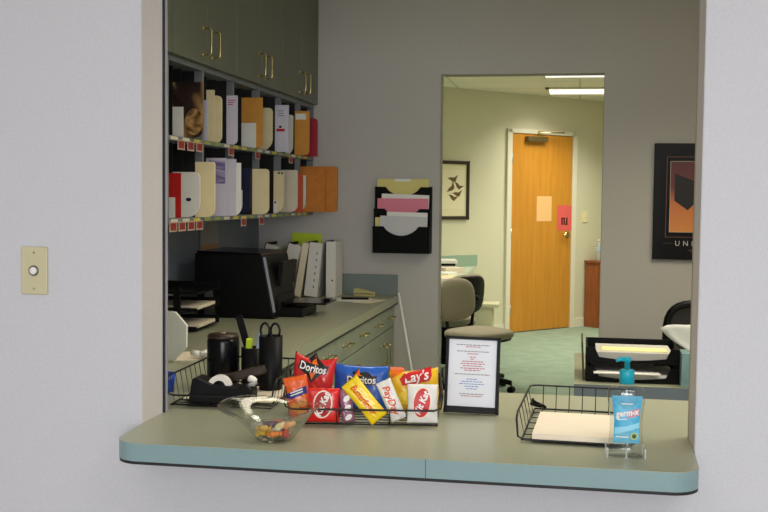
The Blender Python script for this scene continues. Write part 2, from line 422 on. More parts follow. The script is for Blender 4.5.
# ---------------------------------------------------------------- wall cabinets
for (a, b, lab) in [(3.255, 3.613, 'a single narrow one beside the window jamb'), (3.615, 4.334, 'nearest of the double ones'), (4.336, 5.054, 'middle one above the mail slots'), (5.056, 5.765, 'farthest, against the back wall')]:
    t = thing('wall_cabinet', 'olive wall cabinet above the mail slots, ' + lab, 'cabinet', (-1.445, (a+b)/2, 1.95), group='olive wall cabinets')
    h = (b-a)/2-0.001
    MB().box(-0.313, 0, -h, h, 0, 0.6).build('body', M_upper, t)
    for s in ((-1, 1) if b-a > 0.5 else (1,)):
        if b-a > 0.5: y0, y1 = (0.0012, h-0.0005) if s > 0 else (-h+0.0005, -0.0012)
        else: y0, y1 = -h+0.0005, h-0.0005
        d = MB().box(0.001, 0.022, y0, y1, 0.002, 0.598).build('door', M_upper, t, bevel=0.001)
        bow_handle((0.022, s*0.05 if b-a > 0.5 else -h+0.05, 0.085), 'z', 0.10).build('handle', M_brass, d)

# ---------------------------------------------------------------- mail sorter
Z1, Z2, ZT = 1.363, 1.664, 1.935
papers = [  # name, label, cat, Y, Xp, zb, zt, material, thickness, bottom-right radius, top-right radius
 ('magazine', 'dark glossy magazine in the upper mail slots nearest the window', 'magazine', 3.847, -1.394, 1, 1.873, 'mag', 0.006, 0.03, 0.0),
 ('letter', 'small white letter tucked before the glossy magazine in the upper slots', 'letter', 3.838, -1.468, 1, 1.78, M_paper, 0.002, 0.0, 0.0),
 ('letter', 'thin white letter beside the gathered cream folders in the upper slots', 'letter', 4.15, -1.484, 1, 1.834, M_paperlav, 0.004, 0, 0),
 ('file_folder', 'tallest cream folder with stepped tab in the upper mail slots', 'folder', 4.196, -1.471, 1, 1.879, M_cream, 0.006, 0.0, 0.004),
 ('file_folder', 'round-cornered cream folder right behind the tallest one in the upper slots', 'folder', 4.262, -1.462, 1, 1.862, M_cream, 0.012, 0.03, 0.02),
 ('envelope', 'white envelope with red print at its top in the upper slots', 'envelope', 4.345, -1.421, 1, 1.870, 'redprint', 0.006, 0.02, 0.0),
 ('manila_envelope', 'orange manila envelope behind a white sheet in the upper slots', 'envelope', 4.706, -1.420, 1, 1.895, M_manila, 0.006, 0.03, 0.0),
 ('letter', 'white sheet in front of the orange manila envelope in the upper slots', 'letter', 4.690, -1.446, 1, 1.779, M_paper, 0.003, 0.01, 0.0),
 ('file_folder', 'single cream folder between manila and tall white envelope in the upper slots', 'folder', 5.002, -1.459, 1, 1.873, M_cream, 0.008, 0.06, 0.02),
 ('envelope', 'tall white envelope with a red stamp in the upper slots', 'envelope', 5.080, -1.400, 1, 1.893, M_paperlav, 0.006, 0.0, 0.0),
 ('booklet', 'grey-white booklet behind the red-stamped envelope in the upper slots', 'booklet', 5.40, -1.465, 1, 1.870, M_paper, 0.01, 0.04, 0.01),
 ('manila_envelope', 'orange envelope with a white address label in the upper slots', 'envelope', 5.450, -1.390, 1, 1.894, M_manila, 0.006, 0.02, 0.0),
 ('file_folder', 'crimson folder at the far end of the upper mail slots', 'folder', 5.68, -1.403, 1, 1.873, M_crimson, 0.012, 0.0, 0.02),
 ('folder_card', 'bright red folder in the lower slots nearest the window', 'folder', 3.767, -1.450, 0, 1.530, M_red, 0.004, 0.0, 0.0),
 ('letter', 'white letter slanting across the bright red folder in the lower slots', 'letter', 3.758, -1.470, 0, 1.44, M_paper, 0.002, 0.0, 0.0),
 ('envelope', 'pale envelope with a dark round mark in the lower slots', 'envelope', 3.91, -1.428, 0, 1.537, M_paper, 0.008, 0.05, 0.02),
 ('file_folder', 'large cream folder beside the lavender flyer in the lower slots', 'folder', 3.970, -1.389, 0, 1.578, M_cream, 0.012, 0.03, 0.01),
 ('flyer', 'lavender flyer with a purple picture in the lower slots', 'flyer', 4.239, -1.434, 0, 1.603, 'flyer', 0.005, 0.0, 0.0),
 ('letter', 'tall white printed letter right of the lavender flyer in the lower slots', 'letter', 4.320, -1.419, 0, 1.602, M_paperlav, 0.008, 0.0, 0.0),
 ('letter', 'shorter white letter next to the dark navy cards in the lower slots', 'letter', 4.347, -1.406, 0, 1.587, M_paper, 0.006, 0.03, 0.0),
 ('brochure', 'dark navy brochure in the middle of the lower mail slots', 'brochure', 4.64, -1.454, 0, 1.573, M_navy, 0.01, 0.05, 0.0),
 ('letter', 'small white letter leaning on the navy brochure in the lower slots', 'letter', 4.62, -1.487, 0, 1.474, M_paper, 0.003, 0.04, 0.0),
 ('file_folder', 'cream folder with papers inside just past the navy brochure in the lower slots', 'folder', 4.710, -1.390, 0, 1.571, M_cream, 0.016, 0.03, 0.015),
 ('file_folder', 'cream folder behind a white card with black marks in the lower slots', 'folder', 5.080, -1.423, 0, 1.571, M_cream, 0.012, 0.05, 0.015),
 ('card', 'white card with black marks in the lower mail slots', 'card', 5.060, -1.452, 0, 1.428, M_paper, 0.003, 0.0, 0.0),
 ('file_folder', 'cream folder next to the red-orange folder in the lower slots', 'folder', 5.394, -1.437, 0, 1.584, M_creamp, 0.016, 0.04, 0.01),
 ('file_folder', 'red-orange folder in the lower mail slots', 'folder', 5.450, -1.424, 0, 1.570, mat('red_orange_card', rgb(206, 82, 40), 0.55), 0.008, 0.0, 0.02),
 ('booklet', 'white booklet before the padded orange envelopes in the lower slots', 'booklet', 5.575, -1.440, 0, 1.560, M_paper, 0.010, 0.05, 0.0),
 ('padded_envelope', 'orange padded envelope second from the back wall in the lower slots', 'envelope', 5.63, -1.346, 0, 1.595, M_padded, 0.018, 0.01, 0.012),
 ('padded_envelope', 'orange padded envelope closest to the back wall in the lower slots', 'envelope', 5.70, -1.295, 0, 1.612, M_padded, 0.022, 0.012, 0.015),
]
st = thing('mail_sorter', 'grey two-row mail slot sorter with black dividers under the wall cabinets', 'mail sorter', (-1.6, 4.5, Z1))
def SB(x0, x1, y0, y1, z0, z1): return MB().box(x0+1.6, x1+1.6, y0-4.5, y1-4.5, z0-Z1, z1-Z1)
SY0, SY1 = 3.255, 5.764
SB(-1.758, -1.445, SY0, SY1, Z1-0.018, Z1).build('shelf', M_sort, st, bevel=0.002)
SB(-1.758, -1.445, SY0, SY1, Z2-0.018, Z2).build('shelf', M_sort, st, bevel=0.002)
SB(-1.758, -1.445, SY0, SY1, ZT-0.004, ZT+0.014).build('top_board', M_sort, st)
SB(-1.758, -1.750, SY0, SY1, Z1, ZT-0.004).build('back_panel', M_slot, st)
posts = [3.263, 3.63, 3.995, 4.368, 4.738, 5.102, 5.473, 5.755]
for p in posts:
    for (a, b) in ((Z1, Z2-0.018), (Z2, ZT-0.004)):
        SB(-1.480, -1.447, p-0.009, p+0.009, a, b).build('upright', M_sort, st); SB(-1.75, -1.481, p-0.009, p+0.009, a, b).build('inner_partition', M_slot, st)
for row, (a, b) in enumerate(((Z1, Z2-0.018), (Z2, ZT-0.004))):
    ys = [p[3] for p in papers if p[5] == row]
    for y in ((3.96, 4.308, 4.70, 5.048, 5.438) if row == 0 else (4.334, 5.069, 5.438)):     # dividers pulled forward beside thin mail
        SB(-1.75, -1.467, y-0.0015, y+0.0015, a+0.0005, b-0.0005).build('slot_divider', M_slot, st)
        ys.append(y)
    for i in range(len(posts)-1):
        n = 4 if posts[i+1]-posts[i] > 0.3 else 3
        for k in range(1, n):
            y = posts[i]+(posts[i+1]-posts[i])*k/n
            if min(abs(y-q) for q in ys) < 0.014:
                y += 0.03 if min(abs(y+0.03-q) for q in ys) > 0.014 else -0.03
            if min(abs(y-q) for q in ys) < 0.012: continue
            SB(-1.75, -1.502, y-0.002, y+0.002, a+0.0005, b-0.0005).build('slot_divider', M_slot, st)
M_tagw = mat('tag_white', rgb(186, 160, 148), 0.6); M_tagr = mat('tag_red', rgb(138, 26, 26), 0.5)
for zz, ys in ((Z2, (3.754, 3.852, 3.949, 4.33, 4.708, 5.286)), (Z1, (3.674, 3.764, 3.858, 3.95, 4.505, 4.776))):
    for y in ys:
        tg = SB(-1.4448, -1.4435, y-0.037, y+0.037, zz-0.049, zz-0.012).build('name_tag', M_tagw, st)
        SB(-1.4434, -1.4430, y-0.028, y+0.028, zz-0.043, zz-0.017).build('tag_insert', M_tagr, tg, label='dark red tag insert')
cols = [mat('strip_yellow', rgb(206, 190, 60), 0.6), mat('strip_white', rgb(214, 210, 190), 0.6), mat('strip_green', rgb(150, 160, 80), 0.6)]
for zz in (Z1, Z2):
    for k, y in enumerate([3.45+0.118*i for i in range(19)]):
        SB(-1.4447, -1.4440, y-0.035, y+0.035, zz-0.015, zz-0.003).build('label_strip', cols[(k*2+k//3) % 3], st)

def picture_mat(name, stops, scale=9.0, stretch=(1, 1, 1), dist=3.0):
    m = bpy.data.materials.new(name); m.use_nodes = True; nt = m.node_tree; b = nt.nodes['Principled BSDF']
    tc = nt.nodes.new('ShaderNodeTexCoord'); mp = nt.nodes.new('ShaderNodeMapping'); mp.inputs['Scale'].default_value = stretch
    n = nt.nodes.new('ShaderNodeTexNoise'); n.inputs['Scale'].default_value = scale; n.inputs['Distortion'].default_value = dist
    cr = nt.nodes.new('ShaderNodeValToRGB'); el = cr.color_ramp.elements
    el[0].position, el[0].color = stops[0]; el[1].position, el[1].color = stops[-1]
    for p, c in stops[1:-1]: e = el.new(p); e.color = c
    nt.links.new(tc.outputs['Object'], mp.inputs['Vector']); nt.links.new(mp.outputs['Vector'], n.inputs['Vector'])
    nt.links.new(n.outputs['Fac'], cr.inputs['Fac']); nt.links.new(cr.outputs['Color'], b.inputs['Base Color'])
    b.inputs['Roughness'].default_value = 0.25; return m
M_mag = picture_mat('magazine_cover', [(0.3, rgb(20, 20, 26)), (0.45, rgb(60, 46, 40)), (0.52, rgb(190, 150, 100)), (0.58, rgb(70, 92, 120)), (0.7, rgb(24, 22, 24))], 6, (1, 1, 0.5), 0.8)
for (nm, lab, cat, Y, Xp, row, zt, m, th, r1, r2) in papers:
    zb = Z2 if row else Z1
    zb += 0.0005
    L = min(0.27, Xp+1.745); H = zt-zb
    pl = rpoly(-L, 0, 0, H, (0, min(r1, H*0.4), r2, 0), 5)
    base = {'mag': M_mag, 'redprint': M_paperlav, 'flyer': M_paperlav}.get(m, m)
    simple = not (m in ('redprint', 'flyer', 'mag') or 'mark' in lab or 'stamp' in lab or 'address' in lab)
    if simple:
        o = MB().prism(pl, -th/2, th/2, 'y').build(nm, base, loc=(Xp, Y, zb))
        tag(o, lab, cat, 'mail in the slots')
        continue
    t = thing(nm, lab, cat, (Xp, Y, zb), group='mail in the slots')
    MB().prism(pl, -th/2, th/2, 'y').build('sheet', base, t)
    f = -th/2-0.0006
    if m == 'redprint':
        for k in range(3): MB().box(-0.042, -0.008-k*0.006, f, f+0.0004, H-0.022-k*0.009, H-0.018-k*0.009).build('printed_line', mat('red_print', rgb(190, 90, 110), 0.7), t)
    elif m == 'flyer':
        MB().box(-0.075, -0.004, f, f+0.0004, H*0.56, H-0.008).build('printed_picture', picture_mat('purple_picture', [(0.35, rgb(178, 168, 206)), (0.5, rgb(120, 104, 160)), (0.65, rgb(206, 200, 224))], 5, (0.4, 1, 2)), t)
    elif m == 'mag':
        MB().add([(x, f, z) for x, z in ellipse(-0.035, 0.06, 0.034, 0.05)], [tuple(range(28))]).build('cover_picture', picture_mat('gold_picture', [(0.35, rgb(60, 36, 20)), (0.5, rgb(205, 160, 100)), (0.65, rgb(120, 90, 60))], 14, dist=0.6), t)
    elif 'round mark' in lab:
        MB().add([(x, f, z) for x, z in ellipse(-0.045, 0.068, 0.011, 0.007)], [tuple(range(28))]).build('postmark', M_navy, t)
    elif 'black marks' in lab:
        MB().box(-0.03, -0.018, f, f+0.0004, H-0.014, H-0.006).build('printed_mark', M_ink, t); MB().box(-0.012, -0.004, f, f+0.0004, H-0.016, H-0.006).build('printed_mark', M_ink, t)
    elif 'red stamp' in lab:
        MB().box(-0.062, -0.02, f, f+0.0004, 0.100, 0.113).build('stamp', M_red, t); MB().box(-0.048, -0.036, f, f+0.0004, 0.117, 0.128).build('printed_mark', M_ink, t)
        for k in range(3): MB().box(-0.055, -0.025, f, f+0.0004, H-0.03-k*0.012, H-0.026-k*0.012).build('printed_line', M_textgrey, t)
    elif 'address' in lab:
        MB().box(-0.075, -0.018, f, f+0.0004, H-0.045, H-0.014).build('address_label', M_paper, t)

# ---------------------------------------------------------------- wall file on the back wall
wf = thing('wall_file', 'black three-pocket wall file holder on the back wall beside the doorway', 'wall file', (-0.934, D0, 1.146))
w = 0.155
M_filebox = mat('matte_black_plastic', rgb(11, 11, 12), 0.6, spec=0.12)
MB().box(-w, w, -0.012, -0.001, 0, 0.36).build('back_plate', M_filebox, wf)
def pocket(z0, h, d, cut):
    pts = [(-w, z0), (w, z0), (w, z0+h)]
    pts += [(w*0.68, z0+h)]
    for k in range(13):
        t = k/12; x = w*0.62*(1-2*t); pts.append((x, z0+h-cut*math.sin(PI*t)**0.7))
    pts += [(-w*0.68, z0+h), (-w, z0+h)]
    m = MB().prism(pts, -d, -d+0.004, 'y'); m.box(-w, -w+0.004, -d, -0.012, z0, z0+h); m.box(w-0.004, w, -d, -0.012, z0, z0+h); m.box(-w, w, -d, -0.012, z0, z0+0.004)
    return m
pocket(0.24, 0.118, 0.045, 0.05).build('pocket', M_filebox, wf, bevel=0.001)
pocket(0.12, 0.12, 0.075, 0.04).build('pocket', M_filebox, wf, bevel=0.001)
pocket(0.0, 0.19-0.045, 0.105, 0.05).build('pocket', M_filebox, wf, bevel=0.001)
def wfsheet(nm, lab, cat, x0, x1, y, z0, z1, m, th=0.003, rot=0.0):
    o = MB().box(-(x1-x0)*0.465, (x1-x0)*0.465, -th/2, th/2, 0, z1-z0).build(nm, m, loc=(-0.934+(x0+x1)/2*0.93, D0-y, 1.146+z0), rot=(0.0, rot, 0))
    return tag(o, lab, cat)
wfsheet('file_folder', 'straw-yellow folder in the top pocket of the black wall file', 'folder', -0.157, 0.150, 0.028, 0.250, 0.402, M_yellowp)
o = wfsheet('paper_label', 'small white slip on top of the straw-yellow folder', 'slip', -0.05, 0.04, 0.0305, 0.388, 0.402, M_paper, 0.001)
wfsheet('paper_sheet', 'white sheet behind the pink paper in the wall file', 'paper', -0.13, 0.150, 0.054, 0.13, 0.318, M_paper, 0.003, 0.03)
wfsheet('paper_sheet', 'pink paper in the middle pocket of the wall file', 'paper', -0.148, 0.152, 0.061, 0.13, 0.296, M_pinkp, 0.003)
wfsheet('paper_sheet', 'yellow sheet peeking out left in the lowest wall file pocket', 'paper', -0.156, 0.0, 0.084, 0.01, 0.193, M_yellowp, 0.002)
o = wfsheet('paper_sheet', 'grey printed sheet in the lowest wall file pocket', 'paper', -0.128, 0.145, 0.094, 0.01, 0.200, mat('grey_paper', rgb(206, 204, 206), 0.7), 0.003, 0.02)
wfsheet('paper_sheet', 'white sheet behind the grey printed one in the lowest wall file pocket', 'paper', -0.09, 0.148, 0.088, 0.01, 0.222, M_paper, 0.002, 0.02)

# ---------------------------------------------------------------- poster
pw, ph = 0.45, 0.605
ps = thing('framed_poster', 'black framed poster with a graduation cap silhouette on the back wall at the right', 'poster', (0.390+pw/2, D0, 1.139))
MB().box(-pw/2, pw/2, -0.022, -0.001, 0, ph).build('frame', M_blackgloss, ps, bevel=0.003)
fl = lambda y: y
def pplate(nm, x0, x1, z0, z1, y, m): MB().box(x0, x1, y, y+0.0004, z0, z1).build(nm, m, ps)
mauve = mat('mauve_print', rgb(122, 74, 62), 0.4)
for (x0, x1, z0, z1) in ((-0.162, 0.162, 0.533, 0.536), (-0.162, 0.162, 0.115, 0.118), (-0.162, -0.159, 0.115, 0.536), (0.159, 0.162, 0.115, 0.536)):
    pplate('border_line', x0, x1, z0, z1, -0.0228, mauve)
pplate('picture', -0.143, 0.143, 0.142, 0.512, -0.0226, mat('picture_white_line', rgb(216, 196, 176), 0.4))
def sunset():
    m = bpy.data.materials.new('sunset_print'); m.use_nodes = True; nt = m.node_tree; b = nt.nodes['Principled BSDF']
    tc = nt.nodes.new('ShaderNodeTexCoord'); sx = nt.nodes.new('ShaderNodeSeparateXYZ'); mr = nt.nodes.new('ShaderNodeMapRange'); cr = nt.nodes.new('ShaderNodeValToRGB')
    mr.inputs['From Min'].default_value = 0.145; mr.inputs['From Max'].default_value = 0.509
    nt.links.new(tc.outputs['Object'], sx.inputs[0]); nt.links.new(sx.outputs['Z'], mr.inputs['Value']); nt.links.new(mr.outputs[0], cr.inputs['Fac'])
    e = cr.color_ramp.elements; e[0].color = rgb(222, 142, 72); e[1].color = rgb(88, 30, 34); q = e.new(0.42); q.color = rgb(206, 116, 60); q = e.new(0.62); q.color = rgb(110, 44, 42)
    nt.links.new(cr.outputs['Color'], b.inputs['Base Color']); b.inputs['Roughness'].default_value = 0.3; return m
pplate('picture_sky', -0.141, 0.141, 0.144, 0.510, -0.0230, sunset())
MB().prism([(-0.12, 0.449), (0.10, 0.36), (0.07, 0.315), (-0.01, 0.30), (-0.051, 0.257), (-0.12, 0.307)], -0.0236, -0.0232, 'y').build('cap_silhouette', mat('cap_black', rgb(26, 22, 24), 0.4), ps)
letter('lettering', 'UNITY', 0.037, mat('poster_ink', rgb(206, 198, 190), 0.5), ps, lambda x, z: (x, -0.0228, z), (-0.030, 0.083), bold=0.0, spacing=1.75)
pplate('title_rule', -0.172, -0.122, 0.084, 0.0855, -0.0226, mauve)
for (a, b) in ((-0.045, 0.04), (-0.035, 0.03)): pplate('small_print', a, b, 0.048 if a == -0.045 else 0.04, 0.051 if a == -0.045 else 0.043, -0.0226, mauve)

# ---------------------------------------------------------------- doorbell plate
pb = thing('doorbell_plate', 'ivory wall plate with a round white push button on the left wall', 'doorbell', (-1.268, YF, 1.209))
MB().box(-0.034, 0.034, -0.006, -0.0005, 0, 0.114).build('plate', M_ivory, pb, bevel=0.003)
MB().lathe([(0.0125, 0), (0.0125, 0.0025), (0.010, 0.0035), (0.009, 0.0035)], 24).xf(Matrix.Translation((0.0, -0.006, 0.057)) @ Matrix.Rotation(PI/2, 4, 'X')).build('bezel', mat('button_bezel', rgb(118, 112, 98), 0.3, 0.6), pb)
MB().lathe([(0.009, 0), (0.009, 0.005), (0.006, 0.0068), (0, 0.0075)], 24).xf(Matrix.Translation((0.0, -0.0063, 0.057)) @ Matrix.Rotation(PI/2, 4, 'X')).build('push_button', mat('button_white', rgb(238, 236, 230), 0.3), pb)
for z in (0.014, 0.100): MB().lathe([(0.0028, 0), (0.0028, 0.001), (0, 0.0014)], 12).xf(Matrix.Translation((0, -0.0058, z)) @ Matrix.Rotation(PI/2, 4, 'X')).build('screw', mat('painted_screw', rgb(170, 160, 128), 0.4), pb)

# ================================================================== LEFT COUNTER ITEMS
HCE = HC+0.0006
# printer
pr = thing('printer', 'black multifunction printer with a silver front strip on the left counter', 'printer', (-1.45, 4.665, HCE))
def yz_prism(poly, y0, y1): return MB().prism(poly, y0, y1, 'y')
yz_prism([(-0.11, 0.0), (0.16, 0.0), (0.16, 0.012), (0.152, 0.03), (0.107, 0.272), (0.09, 0.278), (-0.205, 0.284), (-0.21, 0.13), (-0.125, 0.12), (-0.11, 0.02)], -0.2, 0.2).build('body', M_black, pr, bevel=0.006)
yz_prism([(0.100, 0.275), (-0.20, 0.285), (-0.20, 0.293), (0.09, 0.286)], -0.19, 0.19).build('lid', M_blackgloss, pr, bevel=0.003)
yz_prism([(0.1525, 0.03), (0.158, 0.03), (0.111, 0.27), (0.106, 0.27)], -0.199, -0.175).build('side_strip', M_silver, pr, label='silver strip along the front edge')
sc = MB().box(-0.004, 0.02, -0.12, 0.12, 0, 0.11); sc.build('control_panel', M_black, pr, (0.128, 0.06, 0.135), (0, 0.12, 0), bevel=0.004)
yz_prism([(0.155, 0.02), (0.16, 0.05), (0.145, 0.095), (0.128, 0.10), (0.12, 0.02)], -0.11, 0.16).build('output_slot', M_slot, pr)
yz_prism([(0.13, 0.0), (0.26, 0.0), (0.26, 0.04), (0.13, 0.045)], -0.10, 0.16).build('paper_cassette', M_black, pr, bevel=0.004)
MB().box(0.15, 0.36, -0.08, 0.14, 0.056, 0.064).box(0.33, 0.36, 0.0, 0.06, 0.064, 0.078).build('output_tray', M_blackgloss, pr, bevel=0.002)
o = MB().box(-0.13, 0.13, -0.0015, 0.0015, 0, 0.205).build('clipped_sheet', mat('grey_print', rgb(150, 146, 144), 0.7), loc=(-1.753, 4.93, 1.135), rot=(0, 0, PI/2)); tag(o, 'grey and tan sheet pinned to the wall below the mail slots behind the printer', 'sheet')
MB().box(-0.12, 0.12, -0.0024, -0.0016, 0.01, 0.075).build('tan_strip', mat('brown_paper', rgb(170, 126, 76), 0.7), o)

# binders
def binder(lab, x, y, wd, h, d, lean, m, edge=True, marks=0):
    dz = wd*math.sin(lean); h -= dz*0.8
    t = thing('ring_binder', lab, 'binder', (x, y, HCE+0.001+dz), (0, lean, 0), 'binders beside the printer')
    s = MB().box(0, wd, 0, 0.004, 0, h); s.build('spine', m, t, bevel=0.001)
    cv = m
    MB().box(0, 0.003, 0.004, d, 0, h).build('cover', M_black if edge else m, t); MB().box(wd-0.003, wd, 0.004, d, 0, h).build('cover', m, t)
    MB().box(0.006, wd-0.006, 0.012, d-0.012, 0.006, h-0.012).build('page_block', M_paper, t)
    if edge: MB().box(-0.004, 0.0, -0.001, d, 0.0, h+0.002).build('edge_strip', M_black, t, label='black strip along the edge')
    for k in range(marks):
        MB().box(wd*0.62, wd*0.72, -0.0006, 0, h*0.16+k*h*0.125, h*0.16+k*h*0.125+h*0.045).build('spine_mark', M_textgrey, t)
    return t
BW = mat('white_binder', rgb(222, 218, 212), 0.45); BC = mat('cream_binder', rgb(226, 214, 190), 0.5)
t = binder('white binder standing upright at the right end of the row', -1.312, 5.52, 0.052, 0.297, 0.17, 0.0, BW)
MB().box(0.03, 0.038, -0.0006, 0, 0.085, 0.094).build('spine_mark', M_ink, t)
binder('white binder with grey spine marks second from the right in the row', -1.428, 5.50, 0.070, 0.294, 0.17, 0.11, BW, True, 6)
binder('cream binder leaning between two white ones in the row', -1.480, 5.49, 0.034, 0.294, 0.17, 0.165, BC, False)
binder('white black-edged binder leaning behind the printer panel', -1.575, 5.46, 0.066, 0.295, 0.19, 0.27, BW)
binder('white binder with a black back at the left end of the row', -1.70, 5.44, 0.066, 0.295, 0.2, 0.30, BW)
o = MB().box(0, 0.17, -0.004, 0.004, 0, 0.222).build('file_folder', M_lime, loc=(-1.57, 5.755, HCE+0.113), rot=(0, 0.03, 0)); tag(o, 'lime green folder standing up behind the row of binders', 'folder')

# flat papers and stapler on the far end of the left counter
o = MB().box(-0.11, 0.11, -0.08, 0.08, 0, 0.003).build('paper_sheet', M_paper, loc=(-1.16, 5.42, HCE), rot=(0, 0, 0.1)); tag(o, 'white sheet lying on the left counter beyond the printer tray', 'paper')
o = MB().box(-0.05, 0.05, -0.10, 0.10, 0, 0.002).build('paper_sheet', M_creamp, loc=(-1.0450, 5.37, HCE), rot=(0, 0, -0.25)); tag(o, 'small cream sheet near the front edge of the left counter', 'paper')
o = MB().tube([(-0.07, 0, 0.006), (0.07, 0.02, 0.006)], 0.006, 8).build('marker_pen', M_black, loc=(-1.13, 5.40, HCE+0.0035)); tag(o, 'black pen lying on the white sheet beyond the printer', 'pen')
sp_ = thing('stapler', 'small brass-coloured stapler by the backsplash of the left counter', 'stapler', (-1.13, 5.66, HCE), (0, 0, -0.25))
MB().box(-0.06, 0.06, -0.014, 0.014, 0, 0.01).build('base', mat('tan_plastic', rgb(200, 190, 130), 0.4), sp_, bevel=0.002)
MB().prism([(-0.06, 0.014), (0.06, 0.014), (0.058, 0.022), (-0.04, 0.042), (-0.06, 0.038)], -0.013, 0.013, 'y').build('arm', mat('tan_plastic', rgb(200, 190, 130), 0.4), sp_, bevel=0.002)

# white stick leaning between the counter end and the back wall
o = MB().tube([(0, 0, 0), (-0.185, 0.08, 0.93)], 0.007, 8).build('yardstick', mat('white_stick', rgb(235, 235, 232), 0.5), loc=(-0.757, 5.58, 0.004)); tag(o, 'thin white stick leaning on the end of the left counter', 'stick')

# letter trays behind the octagonal card
def letter_tray(nm, lab, loc, w, d, levels, gap, rot=0.0, lipz=0.034):
    t = thing(nm, lab, 'letter tray', loc, (0, 0, rot))
    for k in range(levels):
        z = k*gap
        m = MB().box(-w/2, w/2, 0, d, z, z+0.004)
        m.box(-w/2, -w/2+0.005, 0, d, z, z+0.06).box(w/2-0.005, w/2, 0, d, z, z+0.06).box(-w/2, w/2, d-0.005, d, z, z+0.06)
        hw = w/2; pts = [(-hw, z), (hw, z), (hw, z+0.06), (hw*0.82, z+0.06)]
        for i in range(9):
            tt = i/8; pts.append((hw*0.72*(1-2*tt), z+lipz-0.010*math.sin(PI*tt)))
        pts += [(-hw*0.82, z+0.06), (-hw, z+0.06)]
        m.prism(pts, 0, 0.005, 'y'); m.build('tray', M_black, t, bevel=0.001)
        if k:
            for sx in (-1, 1):
                for yy in (0.02, d-0.03): MB().box(sx*(w/2-0.004)-0.004, sx*(w/2-0.004)+0.004, yy-0.01, yy+0.01, z-gap+0.055, z+0.002).build('riser', M_black, t)
    return t
lt = thing('letter_tray', 'black three-tier letter tray holding papers at the left edge behind the window jamb', 'letter tray', (-1.605, 4.08, HCE))
for z in (0.012, 0.085, 0.150):
    m = MB().box(-0.165, 0.15, -0.13, 0.13, z, z+0.004)
    m.box(-0.165, 0.15, -0.134, -0.13, z, z+0.011).box(-0.165, 0.15, 0.13, 0.134, z, z+0.03).box(-0.165, -0.161, -0.13, 0.13, z, z+0.03)
    m.build('tray', M_black, lt)
for (x, y) in ((0.07, -0.14), (0.07, 0.132), (-0.165, -0.14), (-0.165, 0.132)): MB().box(x-0.014 if x > 0 else x, x+0.014, y, y+0.009, 0, 0.175).build('post', M_black, lt)
for (z, lab) in ((0.0895, 'cream papers in the middle tier of the left letter tray'), (0.0165, 'cream papers in the lowest tier of the left letter tray')):
    o = MB().box(-0.14, 0.15, -0.115, 0.115, 0, 0.012).build('paper_stack', M_creamp, loc=(-1.612, 4.08, HCE+z), rot=(0, 0, 0.06)); tag(o, lab, 'papers', 'papers in the left letter tray')

# octagonal white plate
oc = [(-0.085, 0.045), (-0.045, 0), (0.045, 0), (0.085, 0.045), (0.085, 0.115), (0.045, 0.158), (-0.045, 0.158), (-0.085, 0.115)]
o = MB().prism(oc, -0.006, 0.006, 'y').build('octagonal_plate', mat('white_card', rgb(228, 228, 218), 0.6), loc=(-1.313, 3.24, HCE+0.004), rot=(-0.06, 0, 0), bevel=0.002); tag(o, 'white eight-sided plate standing on edge behind the left window jamb', 'plate')
o = MB().box(-0.10, 0.10, -0.09, 0.09, 0, 0.004).build('paper_sheet', M_creamp, loc=(-1.26, 3.36, HCE), rot=(0, 0, 0.5)); tag(o, 'cream sheet lying under the white eight-sided plate', 'paper')
m = MB(); 
for (p, q, rr_) in (((0, 0, 0.012), (0.03, 0.02, 0.02), 0.012), ((0.02, 0.0, 0.01), (0.035, -0.02, 0.018), 0.01), ((0, 0, 0.012), (-0.03, 0.01, 0.014), 0.012)): m.tube([p, q], rr_, 5)
o = m.build('crumpled_tissue', M_paper, loc=(-1.205, 3.30, HCE+0.005)); tag(o, 'crumpled white tissue beside the white eight-sided plate', 'tissue')

# ---------------------------------------------------------------- wire baskets
def wire_basket(lab, loc, rot, w, d, h, front_h=0.03, loops=True, nx=10, ny=7):
    t = thing('wire_basket', lab, 'basket', loc, (0, 0, rot), 'black wire letter baskets')
    R1, R2 = 0.0024, 0.0013; z0 = 0.004; fl = 0.018
    top = [(-fl*0+0.0, 0.0, h), (0, d, h), (w, d, h), (w, 0, h)]
    # floor frame and grid
    fm = MB().tube([(0.012, 0.012, z0), (w-0.012, 0.012, z0), (w-0.012, d-0.012, z0), (0.012, d-0.012, z0)], R1, 8, True); fm.build('floor_frame', M_wire, t)
    g = MB()
    for k in range(1, nx+1): x = w*k/(nx+1); g.tube([(x, 0.0, front_h), (x, 0.012, z0), (x, d-0.012, z0), (x, d, h)], R2, 6)
    for k in range(1, ny+1): y = d*k/(ny+1); g.tube([(0, y, h), (0.012, y, z0), (w-0.012, y, z0), (w, y, h)], R2, 6)
    g.build('wire_grid', M_wire, t)
    # rim: back and sides high, front low
    c = 0.02
    rim = [(c, 0, front_h), (0.004, 0.0, front_h+0.006), (0, 0.006, h-0.012), (0, 0.03, h), (0, d-c, h), (c*0.3, d-c*0.3, h), (c, d, h), (w-c, d, h), (w-c*0.3, d-c*0.3, h), (w, d-c, h), (w, 0.03, h), (w, 0.006, h-0.012), (w-0.004, 0, front_h+0.006), (w-c, 0, front_h)]
    MB().tube(rim, R1, 8, True).build('rim', M_wire, t)
    if loops:
        for x, sgn in ((0, -1), (w, 1)):
            pts = []
            for k in range(13):
                a = PI*k/12; pts.append((x+sgn*0.006, d*0.55+0.05*math.cos(a), h+0.028*math.sin(a)))
            MB().tube(pts, R1, 8).build('stacking_loop', M_wire, t)
    return t
wire_basket('black wire basket at the left holding the tape dispenser and cups', (-1.024, 2.548, HCE), 0.02, 0.285, 0.375, 0.075, loops=False, nx=4, ny=9)
wire_basket('black wire basket full of snack packets in the middle of the counter', (-0.668, 2.394, HCE), 0.16, 0.372, 0.28, 0.085, front_h=0.040, nx=2, ny=8)
